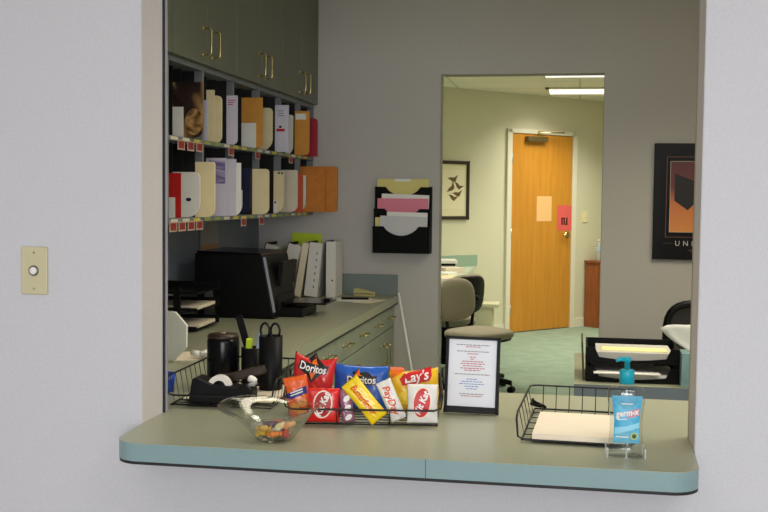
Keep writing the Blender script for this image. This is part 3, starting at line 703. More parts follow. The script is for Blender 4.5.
wire_basket('black wire basket with a cream paper beside the sanitizer', (-0.124, 2.352, HCE), -0.04, 0.262, 0.38, 0.062, front_h=0.006, loops=False, nx=7, ny=5)
o = MB().box(0, 0.20, 0, 0.25, 0, 0.012).build('paper_stack', M_creamp, loc=(-0.089, 2.349, HCE+0.0088), rot=(0.0, 0, -0.04)); tag(o, 'stack of cream paper lying in the right wire basket', 'papers')
m = MB(); pts = [(0.02*math.cos(a*0.9)*(1-a*0.03), 0.03*math.sin(a*0.7), 0.006+0.0012*a) for a in range(12)]
m.tube(pts, 0.004, 6); o = m.build('black_clip', M_black, loc=(-0.090, 2.69, HCE+0.008)); tag(o, 'small black coiled cord in the back corner of the right wire basket', 'cord')

# ---------------------------------------------------------------- things in the left basket
bz = HCE+0.0085
o = MB().box(0, 0.24, 0, 0.25, 0, 0.003).build('paper_stack', M_creamp, loc=(-1.002, 2.62, HCE+0.0075), rot=(0, 0, -0.03)); tag(o, 'cream paper on the floor of the left wire basket', 'papers')
bz += 0.0028
def cup(nm, lab, cat, x, y, r, h, m, solid=False):
    t = thing(nm, lab, cat, (x, y, bz))
    if solid: MB().lathe([(0, 0), (r*0.96, 0), (r, 0.006), (r*0.98, h-0.012), (r*0.93, h)], 36).build('body', m, t)
    else: MB().lathe([(0, 0), (r*0.95, 0), (r*0.97, 0.004), (r, h), (r-0.003, h), (r*0.95-0.003, 0.005), (0, 0.005)], 36).build('body', m, t)
    return t
c1 = cup('pencil_sharpener', 'large black cylinder with a brown domed top in the left wire basket', 'sharpener', -0.972, 2.85, 0.046, 0.130, M_blackgloss, True)
MB().lathe([(0.0445, 0.128), (0.0445, 0.134), (0.040, 0.139), (0.0, 0.141)], 36).build('lid', M_darkbrown, c1)
MB().lathe([(0.007, 0.1405), (0.007, 0.1415), (0, 0.1418)], 16).build('pencil_hole', mat('pencil_tan', rgb(200, 160, 120), 0.5), c1)
cup('pen_cup', 'short black pen cup holding a yellow marker in the left wire basket', 'cup', -0.884, 2.84, 0.031, 0.105, M_black)
cup('pen_cup', 'tall black pen cup holding scissors in the left wire basket', 'cup', -0.816, 2.79, 0.0325, 0.146, M_black)
o = MB().box(-0.008, 0.008, -0.008, 0.008, 0, 0.125).build('marker_pen', M_lime, loc=(-0.898, 2.84, bz+0.006), rot=(0.04, 0.06, 0), bevel=0.003); tag(o, 'yellow marker standing in the short black pen cup', 'marker')
o = MB().tube([(0, 0, 0), (0.026, 0, 0.148)], 0.0045, 8).build('pen', mat('pale_blue_plastic', rgb(150, 168, 196), 0.35), loc=(-0.884, 2.833, bz+0.006)); tag(o, 'pale blue pen leaning in the short black pen cup', 'pen')
sc = thing('scissors', 'black handled scissors standing in the tall black pen cup', 'scissors', (-0.818, 2.79, bz+0.022))
for s in (-1, 1):
    MB().prism([(s*0.001, 0), (s*0.010, 0.01), (s*0.004, 0.11), (s*-0.004, 0.11)], s*0.001, s*0.003, 'y').build('blade', M_steel, sc)
    pts = [(s*0.0145+0.0125*math.cos(a), 0, 0.137+0.021*math.sin(a)) for a in [2*PI*k/16 for k in range(16)]]
    MB().tube(pts, 0.0032, 8, True).build('finger_ring', M_blackgloss, sc)
    MB().tube([(s*0.002, 0, 0.10), (s*0.010, 0, 0.118)], 0.004, 8).build('shank', M_blackgloss, sc)
o = MB().prism([(-0.012, 0), (0.008, 0), (0.012, 0.14), (-0.008, 0.14)], -0.003, 0.003, 'y').build('ruler', M_black, loc=(-0.9, 2.885, bz+0.015), rot=(0, -0.32, 0)); o.location = (-0.905, 2.912, bz+0.050); tag(o, 'black ruler slanting up behind the large black cylinder', 'ruler')
td = thing('tape_dispenser', 'black desk tape dispenser with a white roll in the left wire basket', 'tape dispenser', (-0.886, 2.592, bz-0.001), (0, 0, 0.05))
MB().prism([(-0.082, 0), (0.085, 0), (0.085, 0.035), (0.07, 0.052), (0.05, 0.042), (-0.02, 0.048), (-0.06, 0.066), (-0.072, 0.060)], -0.03, 0.03, 'y').build('body', M_black, td, bevel=0.004)
MB().lathe([(0.017, -0.010), (0.030, -0.010), (0.030, 0.010), (0.017, 0.010), (0.017, -0.010)], 32, smooth=False).xf(Matrix.Translation((-0.004, -0.008, 0.040)) @ Matrix.Rotation(PI/2, 4, 'X')).build('tape_roll', mat('tape_white', rgb(232, 226, 216), 0.4), td)
MB().tube([(-0.004, -0.0195, 0.040), (-0.004, 0.004, 0.040)], 0.0165, 20).build('hub', M_black, td)
MB().box(0.07, 0.088, -0.015, 0.015, 0.045, 0.050).build('cutter', M_steel, td)
o = MB().box(-0.075, 0.075, -0.014, 0.014, -0.01, 0.012).build('stapler', M_darkbrown, loc=(-0.868, 2.665, bz+0.054), rot=(0, -0.26, 0.1), bevel=0.004); tag(o, 'dark brown stapler lying behind the tape roll in the left basket', 'stapler')
m = MB(); m.ell((0, 0, 0.010), 0.013, 0.009, 0.009, 0.7, 10, 6); o = m.build('crumpled_tissue', M_paper, loc=(-0.822, 2.63, bz+0.044), rot=(0.3, 0.5, 0)); tag(o, 'small crumpled white paper at the head of the tape dispenser', 'paper')
tb = thing('blue_cup', 'small blue cup by the left window jamb', 'cup', (-1.104, 2.75, HCE))
MB().lathe([(0, 0), (0.024, 0), (0.027, 0.05), (0.025, 0.05), (0.022, 0.004), (0, 0.004)], 28).build('body', M_blue, tb)
MB().lathe([(0.0265, 0.03), (0.0275, 0.032), (0.0265, 0.034)], 28).build('rim_band', mat('dark_blue', rgb(22, 50, 130), 0.4), tb)

# ================================================================== SNACK PACKETS
def fbag(W_, H_, T_, seed):
    rn = random.Random(seed); ph = [rn.uniform(0, 6) for _ in range(6)]
    def f(x, z):
        u = max(-1, min(1, 2*x/W_)); v = max(-1, min(1, 2*z/H_-1))
        b = max(0, (1-u**4)*(1-abs(v)**3.2))**0.6*T_/2
        wr = (math.sin(u*9+ph[0]+v*3)*0.10+math.sin(v*11+ph[1]+u*4)*0.08+math.sin((u+v)*14+ph[2])*0.06)
        wr *= 0.4+0.9*abs(v)
        return max(0.0006, b*(1+wr*0.55))
    return f
def snack(nm, lab, cat, W_, H_, T_, m, loc, lean, rolly, yawz, seed, ears=0.0, crimp=None):
    f = fbag(W_, H_, T_, seed); t = thing(nm, lab, cat, loc, (0, 0, 0), 'snack packets in the wire basket')
    Mx = Matrix.Rotation(yawz, 4, 'Z') @ Matrix.Rotation(rolly, 4, 'Y') @ Matrix.Rotation(-lean, 4, 'X')
    t.rotation_euler = Mx.to_euler()
    nx, nz = 28, 32; vs = []; fs = []; idx = {}
    for side in (-1, 1):
        for j in range(nz+1):
            for i in range(nx+1):
                edge = i in (0, nx) or j in (0, nz)
                if edge and side == 1: idx[(1, i, j)] = idx[(-1, i, j)]; continue
                u = -1+2*i/nx; z = H_*j/nz; x = u*W_/2
                v = 2*z/H_-1; x2 = x*(1-0.05*math.cos(v*PI/2)) ; z2 = z+ears*abs(u)**2.5*max(0, v)
                y = side*f(x, z) if not edge else 0.0
                idx[(side, i, j)] = len(vs); vs.append((x2, y, z2))
        for j in range(nz):
            for i in range(nx): fs.append(tuple(idx[(side, a, b)] for a, b in ((i, j), (i+1, j), (i+1, j+1), (i, j+1))))
    mb = MB().add(vs, fs, True); mb.build('packet', m, t)
    def surf(off=0.0009):
        def g(x, z):
            v = 2*z/H_-1
            return (x*(1-0.05*math.cos(v*PI/2)), -f(x, z)-off, z+ears*abs(2*x/W_)**2.5*max(0, v))
        return g
    if crimp:
        for z0, z1 in ((0.0, H_*0.05), (H_*0.95, H_)):
            patch('seal', densify([(-W_*0.47, z0), (W_*0.47, z0), (W_*0.47, z1), (-W_*0.47, z1)], 8), crimp, t, surf(0.0007), 2)
    return t, surf
def foil(n, c, c2=None): return mat(n, c, 0.3, 0.0, 0.6, coat=0.35, bump=0.25, bscale=22, var=0.10 if c2 is None else 0.2, scale=9, c2=c2)
F_red = foil('red_foil', rgb(206, 26, 28)); F_blue = foil('blue_foil', rgb(28, 92, 190)); F_yel = foil('yellow_foil', rgb(244, 190, 26))
F_kk = foil('bright_red_foil', rgb(222, 24, 24)); F_ora = foil('orange_foil', rgb(232, 96, 28)); F_white = foil('white_foil', rgb(232, 228, 222))
F_butter = foil('butter_yellow_foil', rgb(252, 212, 20)); F_purple = foil('plum_foil', rgb(196, 120, 140), rgb(90, 50, 80))
K_white = mat('pack_white', rgb(244, 240, 236), 0.4); K_black = mat('pack_black', rgb(16, 14, 16), 0.4); K_red = mat('pack_red', rgb(206, 20, 26), 0.4)
K_ora = mat('pack_orange', rgb(240, 110, 20), 0.4); K_yel = mat('pack_yellow', rgb(250, 214, 60), 0.4); K_navy = mat('pack_navy', rgb(40, 44, 120), 0.4); K_butter = mat('pack_redorange', rgb(226, 80, 16), 0.4)
SEAL = mat('seal_silver', rgb(206, 196, 190), 0.35, 0.4)
fz = HCE+0.0065
# red tortilla chips
t, sf = snack('chip_bag', 'red tortilla chip bag with peaked corners standing at the left of the basket', 'snack bag', 0.108, 0.124, 0.034, F_red, (-0.648, 2.55, fz+0.004), 0.14, 0.11, 0.0, 3, ears=0.014)
patch('flame', [(-0.03, 0.105), (-0.012, 0.128), (0.0, 0.142), (0.006, 0.128), (0.026, 0.112), (0.04, 0.098), (0.012, 0.078), (0.0, 0.066), (-0.01, 0.080), (-0.032, 0.092)], K_black, t, sf(0.0010), 4)
patch('flame_core', [(-0.016, 0.110), (-0.004, 0.126), (0.0, 0.134), (0.006, 0.118), (0.02, 0.104), (0.006, 0.086), (0.001, 0.072), (-0.008, 0.09)], K_ora, t, sf(0.0016), 4)
patch('name_plate', densify([(-0.040, 0.094), (0.036, 0.088), (0.040, 0.107), (-0.036, 0.116)], 8), K_black, t, sf(0.0020), 4)
letter('lettering', 'Doritos', 0.026, K_white, t, sf(0.0030), (0.0, 0.1005), -0.09, bold=0.02, sx=0.86)
patch('chip_picture', [(-0.01, 0.02), (0.035, 0.028), (0.012, 0.06)], K_ora, t, sf(0.0012), 4)
# blue tortilla chips
t, sf = snack('chip_bag', 'blue tortilla chip bag at the back of the snack basket', 'snack bag', 0.140, 0.108, 0.034, F_blue, (-0.530, 2.60, fz), 0.22, 0.02, 0.06, 5, ears=0.003, crimp=None)
patch('flame', [(-0.035, 0.072), (-0.020, 0.090), (-0.008, 0.108), (-0.002, 0.090), (0.02, 0.092), (0.034, 0.078), (0.012, 0.052), (0.0, 0.040), (-0.008, 0.056)], K_black, t, sf(0.0010), 4)
patch('flame_core', [(-0.018, 0.078), (-0.008, 0.092), (-0.004, 0.10), (0.0, 0.084), (0.012, 0.080), (0.002, 0.052), (-0.004, 0.066)], K_ora, t, sf(0.0016), 4)
patch('name_plate', densify([(-0.036, 0.058), (0.042, 0.060), (0.044, 0.082), (-0.034, 0.080)], 8), K_black, t, sf(0.0020), 4)
letter('lettering', 'Doritos', 0.027, K_white, t, sf(0.0030), (0.004, 0.070), 0.03, bold=0.02, sx=0.90)
# yellow potato chips
t, sf = snack('chip_bag', 'yellow potato chip bag with a red banner at the right of the basket', 'snack bag', 0.124, 0.103, 0.038, F_yel, (-0.381, 2.585, fz+0.001), 0.14, -0.10, 0.10, 8, ears=0.004)
patch('corner_panel', densify([(-0.057, 0.085), (-0.02, 0.105), (-0.025, 0.113), (-0.057, 0.113)], 5), K_ora, t, sf(0.0010), 3)
patch('banner', densify([(-0.030, 0.068), (0.040, 0.074), (0.046, 0.086), (0.044, 0.108), (-0.022, 0.098), (-0.036, 0.084)], 5), K_red, t, sf(0.0014), 4)
letter('lettering', "Lay's", 0.034, K_white, t, sf(0.0026), (0.006, 0.087), 0.10, bold=0.02, shear=0.2, sx=0.95)
patch('chip_picture', ellipse(-0.02, 0.038, 0.024, 0.018), K_yel, t, sf(0.0012), 4)
# orange crackers
t, sf = snack('cracker_packet', 'orange cracker packet with a navy band at the left end of the basket', 'snack packet', 0.058, 0.104, 0.026, F_ora, (-0.634, 2.432, fz+0.002), 0.12, -0.19, 0.16, 11)
patch('band', densify([(-0.0255, 0.050), (0.0255, 0.060), (0.0255, 0.078), (-0.0255, 0.066)], 6), K_navy, t, sf(0.0010), 4)
for k in range(2): patch('printed_line', densify([(-0.016, 0.059+k*0.006), (0.016, 0.0645+k*0.006), (0.016, 0.067+k*0.006), (-0.016, 0.0615+k*0.006)], 4), K_white, t, sf(0.0016), 2)
for (x, z) in ((-0.010, 0.032), (0.011, 0.040), (0.004, 0.018)): patch('cracker_picture', ellipse(x, z, 0.011, 0.010), mat('cracker_tan', rgb(232, 150, 70), 0.5), t, sf(0.0012), 3)
# red wafer bar
def wafer(lab, m, oval, lettm, loc, W_, H_, yawz, seed, lean):
    t, sf = snack('wafer_bar', lab, 'candy bar', W_, H_, 0.020, m, loc, lean, 0.0, yawz, seed, crimp=None)
    patch('oval_outline', ellipse(-W_*0.02, H_*0.53, W_*0.315, H_*0.41, -0.12), mat('outline_cream', rgb(246, 226, 206), 0.4), t, sf(0.0006), 4)
    patch('oval', ellipse(-W_*0.02, H_*0.53, W_*0.27, H_*0.37, -0.12), oval, t, sf(0.0010), 4)
    letter('lettering', 'Kit Kat', W_*0.31, lettm, t, sf(0.0020), (-W_*0.02, H_*0.53), 1.15, bold=0.035, shear=0.1, sx=0.86)
    return t, sf
wafer('red wafer bar in front of the red chip bag', F_kk, mat('oval_deep_red', rgb(178, 12, 20), 0.4), K_white, (-0.580, 2.425, fz), 0.076, 0.080, 0.16, 21, 0.10)
t, sf = wafer('white wafer bar with a red oval in front of the yellow chip bag', F_white, K_red, K_white, (-0.350, 2.464, fz), 0.074, 0.092, 0.16, 22, 0.10)
# butter-yellow bar
def slim_bar(nm, lab, m, L, Wd, loc, ang, seed, word, wm, size, sx=1.0, lean=0.10):
    t, sf = snack(nm, lab, 'candy bar', Wd, L, 0.018, m, loc, lean, ang, 0.16, seed)
    letter('lettering', word, size, wm, t, sf(0.0015), (0.0, L*0.52), -PI/2, bold=0.02, shear=0.2, sx=sx)
    return t, sf
slim_bar('candy_bar', 'yellow candy bar slanting across the middle of the basket', F_butter, 0.116, 0.047, (-0.447, 2.438, fz+0.010), -0.70, 31, 'Butterfinger', K_butter, 0.023, 0.74)
t, sf = slim_bar('candy_bar', 'white candy bar with orange letters beside the yellow slanting one', F_white, 0.100, 0.038, (-0.404, 2.462, fz+0.006), -0.42, 32, 'PayDay', K_butter, 0.025, 0.95)
t, sf = snack('candy_bar', 'plum and white candy bar between red wafer and yellow bar', 'candy bar', 0.030, 0.078, 0.016, F_purple, (-0.522, 2.438, fz), 0.10, -0.12, 0.16, 33)
for z in (0.012, 0.034, 0.056): patch('white_panel', ellipse(0.002, z, 0.010, 0.006, 0.6), K_white, t, sf(0.001), 3)

# ---------------------------------------------------------------- glass bowl with candies
BX, BY = -0.648, 2.25
gb = thing('glass_bowl', 'clear glass bowl with a wavy flared rim on the counter', 'bowl', (BX, BY, HCE))
def wav(x, y, z, a, r):
    k = max(0, (r-0.05)/0.07)
    return (x*(1+0.10*k*math.cos(a-2.9)), y, z+0.007*k*math.cos(2*a+0.6)+0.003*k*math.cos(3*a))
outer = [(0.0, 0.0), (0.034, 0.0), (0.040, 0.003), (0.052, 0.018), (0.068, 0.036), (0.086, 0.054), (0.104, 0.066), (0.114, 0.070), (0.118, 0.0725)]
inner = [(0.117, 0.0755), (0.112, 0.074), (0.101, 0.070), (0.083, 0.058), (0.065, 0.040), (0.049, 0.023), (0.036, 0.010), (0.0, 0.007)]
MB().lathe(outer+inner, 56, fn=wav).build('glass_shell', M_bowl, gb)
cc = [('yellow', (238, 196, 60)), ('orange', (236, 130, 40)), ('red', (190, 36, 36)), ('white', (238, 234, 228)), ('brown', (110, 60, 36)), ('pink', (232, 150, 160)), ('gold', (206, 160, 70)),
      ('cream', (236, 218, 170)), ('purple', (96, 56, 110)), ('peach', (238, 170, 120)), ('silver', (190, 188, 190)), ('rose', (206, 90, 100))]
spots = [(-0.022, -0.016, 0), (0.006, -0.026, 0), (0.026, -0.008, 0), (-0.004, 0.0, 0), (-0.026, 0.014, 0), (0.012, 0.020, 0), (-0.016, -0.030, 0.013), (0.016, -0.012, 0.016), (-0.006, -0.012, 0.019), (0.030, 0.012, 0.014), (-0.036, -0.004, 0.014), (0.002, 0.012, 0.018)]
for (nm, c), (x, y, z) in zip(cc, spots):
    t = thing('wrapped_candy', nm + ' wrapped candy in the glass bowl', 'candy', (BX+x, BY+y, HCE+0.0185+z), (0, 0, random.uniform(0, 3)), 'candies in the glass bowl')
    m = mat('candy_'+nm, rgb(*c), 0.3, coat=0.3)
    MB().ell((0, 0, 0), 0.011, 0.008, 0.007, 0.8, 12, 8).build('sweet', m, t)
    for s in (-1, 1): MB().lathe([(0.002, 0.0), (0.007, 0.007), (0.0065, 0.0072), (0.0, 0.001)], 10).xf(Matrix.Translation((s*0.0095, 0, 0)) @ Matrix.Rotation(s*PI/2, 4, 'Y')).build('wrapper_twist', m, t)

# ---------------------------------------------------------------- menu frame
mf = thing('sign_holder', 'black frame with a printed white notice standing on the counter', 'sign', (-0.252, 2.63, HCE+0.0025), (-0.12, 0.012, 0.0))
fw_, fh_ = 0.135, 0.190
m = MB(); b_ = 0.0075
m.box(-fw_/2, fw_/2, -0.008, 0.006, 0, 0.016).box(-fw_/2, fw_/2, -0.008, 0.006, fh_-b_, fh_).box(-fw_/2, -fw_/2+b_, -0.008, 0.006, 0, fh_).box(fw_/2-b_, fw_/2, -0.008, 0.006, 0, fh_)
m.build('frame', mat('satin_black_frame', rgb(18, 18, 20), 0.55, spec=0.3), mf, bevel=0.0015)
MB().box(-fw_/2+0.004, fw_/2-0.004, 0.0, 0.005, 0.01, fh_-0.004).build('notice_sheet', mat('notice_white', rgb(236, 238, 246), 0.5), mf)
MB().prism([(0.006, 0.12), (0.012, 0.12), (0.05, 0.008), (0.044, 0.007)], -0.02, 0.02, 'x').build('easel_back', M_black, mf)
rows = [(0.175, 0.042, M_textgrey), (0.1705, 0.018, M_textred), (0.159, 0.040, M_textgrey), (0.153, 0.014, M_textred), (0.145, 0.008, M_textred), (0.140, 0.005, M_textred), (0.134, 0.026, M_textred), (0.1285, 0.030, M_textred), (0.123, 0.024, M_textred), (0.117, 0.030, M_textred), (0.112, 0.020, M_textred),
        (0.102, 0.044, M_textgrey), (0.090, 0.014, M_textblue), (0.084, 0.026, M_textblue), (0.078, 0.032, M_textblue), (0.072, 0.018, M_textblue), (0.066, 0.014, M_textblue), (0.053, 0.030, M_textgrey), (0.048, 0.026, M_textred)]
for (z, hw, mm) in rows:
    l = MB(); x = -hw
    while x < hw:
        wl_ = random.uniform(0.004, 0.010); l.box(x, min(hw, x+wl_), -0.0006, -0.0001, (z-0.006)-0.0010, (z-0.006)+0.0010); x += wl_+0.0016
    l.build('printed_line', mm, mf)

# ---------------------------------------------------------------- sanitizer bottle
BTX, BTY = 0.109, 2.275
sb = thing('sanitizer_bottle', 'clear pump bottle of blue labelled hand sanitizer on the counter', 'bottle', (BTX, BTY, HCE), (0, 0, 0.05))
secs = [(0.0, 0.034, 0.020), (0.002, 0.0365, 0.0225), (0.012, 0.0365, 0.0225), (0.024, 0.0335, 0.0215), (0.045, 0.0315, 0.021), (0.070, 0.0315, 0.021), (0.095, 0.034, 0.022), (0.115, 0.0375, 0.0235), (0.124, 0.0375, 0.0235), (0.131, 0.0345, 0.022), (0.136, 0.025, 0.018), (0.139, 0.014, 0.0135), (0.144, 0.0125, 0.0125)]
def sect(z):
    for i in range(len(secs)-1):
        if secs[i][0] <= z <= secs[i+1][0]:
            t = (z-secs[i][0])/(secs[i+1][0]-secs[i][0]); return [secs[i][k]+(secs[i+1][k]-secs[i][k])*t for k in (1, 2)]
    return secs[-1][1:]
n = 40; vs = []; fs = []
def spw(v, e): return math.copysign(abs(v)**e, v)
secs = [(z*1.085, a*1.06, b) for z, a, b in secs]
for (z, hw, hd_) in secs:
    for k in range(n):
        a = 2*PI*k/n; vs.append((hw*spw(math.cos(a), 0.8), hd_*spw(math.sin(a), 0.8), z))
for i in range(len(secs)-1):
    for k in range(n): fs.append((i*n+k, i*n+(k+1) % n, (i+1)*n+(k+1) % n, (i+1)*n+k))
fs += [tuple(range(n))[::-1], tuple(range((len(secs)-1)*n, len(secs)*n))]
MB().add(vs, fs, True).build('bottle_body', M_gel, sb)
def bsurf(off):
    def g(x, z):
        hw, hd_ = sect(z); q = min(0.98, abs(x)/hw)
        return (x, -hd_*(1-q**(2/0.8))**(0.8/2)-off, z)
    return g
L_blue = mat('label_blue', rgb(52, 164, 208), 0.35, var=0.25, scale=28, c2=rgb(120, 200, 228)); L_pale = mat('label_pale', rgb(150, 214, 236), 0.35)
lp = []
for k in range(13): z = 0.030+0.100*k/12; lp.append((0.80*sect(z)[0]*0.97, z))
lp2 = [(-x, z) for x, z in lp][::-1]
patch('label', lp+lp2, L_blue, sb, bsurf(0.0006), 8)
patch('label_swoosh', densify([(-0.024, 0.0490), (0.026, 0.0630), (0.026, 0.0750), (0.0, 0.0670), (-0.024, 0.0630)], 5), L_pale, sb, bsurf(0.0010), 4)
patch('label_band', densify([(0.002, 0.0830), (0.026, 0.0900), (0.026, 0.1050), (0.002, 0.0990)], 5), mat('label_pink', rgb(206, 150, 168), 0.4), sb, bsurf(0.0010), 4)
letter('lettering', 'germ-x', 0.0185, K_white, sb, bsurf(0.0016), (0.0, 0.0945), 0.14, bold=0.03, shear=0.2, sx=0.86)
patch('printed_line', densify([(-0.012, 0.1130), (0.012, 0.1130), (0.012, 0.1150), (-0.012, 0.1150)], 4), K_white, sb, bsurf(0.0010), 2)
patch('printed_line', densify([(-0.020, 0.0790), (0.0, 0.0810), (0.0, 0.0830), (-0.020, 0.0810)], 4), K_white, sb, bsurf(0.0014), 2)
patch('printed_line', densify([(-0.022, 0.0430), (0.004, 0.0430), (0.004, 0.0450), (-0.022, 0.0450)], 4), K_white, sb, bsurf(0.0014), 2)
patch('round_seal', ellipse(0.0155, 0.046, 0.0075, 0.0075), mat('seal_gold', rgb(196, 206, 120), 0.4), sb, bsurf(0.0014), 3)
patch('seal_center', ellipse(0.0155, 0.046, 0.0048, 0.0048), mat('seal_green', rgb(70, 90, 60), 0.4), sb, bsurf(0.0020), 3)
bs = thing('bottle_stand', 'low clear acrylic stand around the foot of the sanitizer bottle', 'stand', (BTX, BTY, HCE), (0, 0, 0.05))
M_prong = mat('frosted_acrylic', rgb(236, 240, 240), 0.2, trans=0.6)
for (x, y) in ((-0.0385, -0.024), (0.0385, -0.024), (-0.0385, 0.024), (0.0385, 0.024), (0.0, -0.0265)):
    MB().box(x-0.0016, x+0.0016, y-0.0016, y+0.0016, 0, 0.021).build('prong', M_prong, bs)
MB().box(-0.0385, 0.0385, -0.0265, 0.0265, -0.0004, 0.0).build('base_sheet', M_acrylic, bs)

P_teal = mat('pump_teal', rgb(22, 160, 178), 0.3)
MB().lathe([(0.0155, 0.1530), (0.0155, 0.180), (0.0138, 0.1825), (0.007, 0.184), (0.0, 0.184)], 32).build('pump_collar', P_teal, sb)
MB().lathe([(0.0055, 0.184), (0.0055, 0.199), (0.008, 0.199), (0.009, 0.207), (0.006, 0.2095), (0, 0.2095)], 24).tube([(0.0, 0, 0.204), (-0.014, -0.004, 0.205), (-0.020, -0.006, 0.2035), (-0.023, -0.007, 0.2005)], [0.0052, 0.0048, 0.004, 0.0034], 12).build('pump_head', P_teal, sb)
MB().tube([(0, 0, 0.14), (0.004, 0.0, 0.02)], 0.002, 8).build('dip_tube', mat('tube_clear', rgb(220, 230, 230), 0.2), sb)

# ================================================================== RIGHT DESK
rd = thing('desk', 'low sage green desk with a slate edge behind the counter at the right', 'desk', (0.0, 4.13, 0))
MB().box(0.0, 1.58, 0, 0.84, 0.739, 0.74).build('top_surface', M_lam, rd)
MB().box(0.0, 1.58, 0, 0.84, 0.69, 0.739).build('top_edge', mat('slate_edge', rgb(118, 128, 138), 0.45), rd, label='slate blue edge')
for x in (0.02, 1.54): MB().box(x, x+0.02, 0.03, 0.82, 0, 0.69).build('side_panel', M_cab, rd)
MB().box(0.04, 1.54, 0.05, 0.07, 0.2, 0.69).build('modesty_panel', M_cab, rd)
letter_tray('letter_tray', 'black two-tier letter tray stacked with papers on the right desk', (0.221, 4.20, 0.7405), 0.352, 0.30, 2, 0.075, lipz=0.022)
def rdpaper(nm, lab, x, y, z, w_, d_, th, m, rot=0.0, rx=0.0):
    o = MB().box(-w_/2, w_/2, 0, d_, 0, th).build(nm, m, loc=(x, y, z), rot=(rx, 0, rot)); return tag(o, lab, 'papers')
rdpaper('paper_stack', 'white papers in the lower tier of the right desk tray', 0.231, 4.215, 0.746, 0.30, 0.25, 0.025, M_paper)
rdpaper('paper_stack', 'white paper edge in the middle of the right desk tray', 0.20, 4.17, 0.7775, 0.25, 0.26, 0.004, M_paper, 0.04)
rdpaper('paper_stack', 'grey-white stack in the upper tier of the right desk tray', 0.228, 4.215, 0.8205, 0.29, 0.25, 0.035, mat('grey_stack', rgb(190, 188, 184), 0.7))
rdpaper('paper_sheet', 'wavy yellow sheet on top of the right desk tray', 0.228, 4.25, 0.853, 0.25, 0.10, 0.006, mat('pale_yellow_sheet', rgb(236, 224, 166), 0.7), -0.05)
o = MB().box(-0.004, 0.004, 0, 0.27, 0, 0.15).build('file_folder', mat('olive_folder', rgb(72, 66, 46), 0.6), loc=(0.036, 4.215, 0.7415), rot=(0, -0.05, 0)); tag(o, 'dark folder standing against the left side of the right desk tray', 'folder')
tx = thing('tissue_box', 'teal tissue box with a white tissue on the right desk', 'tissue box', (0.4545, 4.145, 0.7405))
MB().box(-0.055, 0.055, 0, 0.115, 0, 0.13).build('box', mat('teal_box', rgb(128, 160, 162), 0.5, var=0.15, scale=18), tx, bevel=0.002)
tv = []; tf = []
NN = 9
for j in range(NN):
    for i in range(NN):
        u = i/(NN-1); v = j/(NN-1)
        x = -0.132+0.185*u+(0.130-0.150*u)*(1-v)**1.3; y = 0.045+0.008*math.sin(5*u+v*2)*v; z = 0.124+v*(0.094+0.026*u**0.5)-0.02*v*(1-v)+0.003*math.sin(8*u)*v
        tv.append((x, y, z))
for j in range(NN-1):
    for i in range(NN-1): tf.append((j*NN+i, j*NN+i+1, (j+1)*NN+i+1, (j+1)*NN+i))
to = MB().add(tv, tf, True).build('tissue', M_paper, tx); md = to.modifiers.new('solid', 'SOLIDIFY'); md.thickness = 0.001
# office chair behind the right desk
oc_ = thing('office_chair', 'black high-rimmed office chair behind the right desk', 'chair', (0.72, 5.36, 0), (0, 0, 0.0))
def five_star(t, hub_z=0.09, R_=0.29, post=0.40, a0=0.2):
    for k in range(5):
        a = 2*PI*k/5+a0
        MB().tube([(0.03*math.cos(a), 0.03*math.sin(a), hub_z+0.02), (R_*math.cos(a), R_*math.sin(a), hub_z-0.012)], [0.026, 0.018], 10).build('leg', M_black, t)
        m = MB(); p = (R_*math.cos(a), R_*math.sin(a))
        for s in (-1, 1): m.tube([(p[0]-s*0.006*math.sin(a), p[1]+s*0.006*math.cos(a), 0.027), (p[0]-s*0.022*math.sin(a), p[1]+s*0.022*math.cos(a), 0.027)], 0.026, 16)
        m.tube([(p[0], p[1], 0.03), (p[0], p[1], hub_z-0.012)], 0.007, 8)
        m.build('caster', M_black, t)
    MB().tube([(0, 0, hub_z-0.03), (0, 0, post)], [0.03, 0.022], 14).build('gas_column', M_black, t)
five_star(oc_)
MB().ell((0, 0, 0.46), 0.25, 0.24, 0.045, 0.6).build('seat', M_black, oc_)
def sup_frame(w_, h_, z0, y, r=0.016, e=0.45, n=32):
    pts = []
    for k in range(n):
        a = 2*PI*k/n; pts.append((w_*spw(math.cos(a), e), y, z0+h_*spw(math.sin(a), e)))
    return pts
MB().tube(sup_frame(0.235, 0.21, 0.770, -0.24), 0.017, 10, True).build('back_rim', M_blackgloss, oc_)
p2 = sup_frame(0.225, 0.20, 0.770, -0.24); mm_ = MB().prism([(p[0], p[2]) for p in p2], -0.244, -0.236, 'y'); mm_.build('back_mesh', mat('black_mesh', rgb(34, 32, 34), 0.7, var=0.3, scale=160), oc_)
MB().tube([(0, 0.0, 0.42), (0, -0.20, 0.42), (0, -0.265, 0.50), (0, -0.255, 0.62)], 0.02, 10).build('back_support', M_black, oc_)
oc_.rotation_euler = (0, 0, 0.0); oc_.location = (0.645, 5.27, 0)

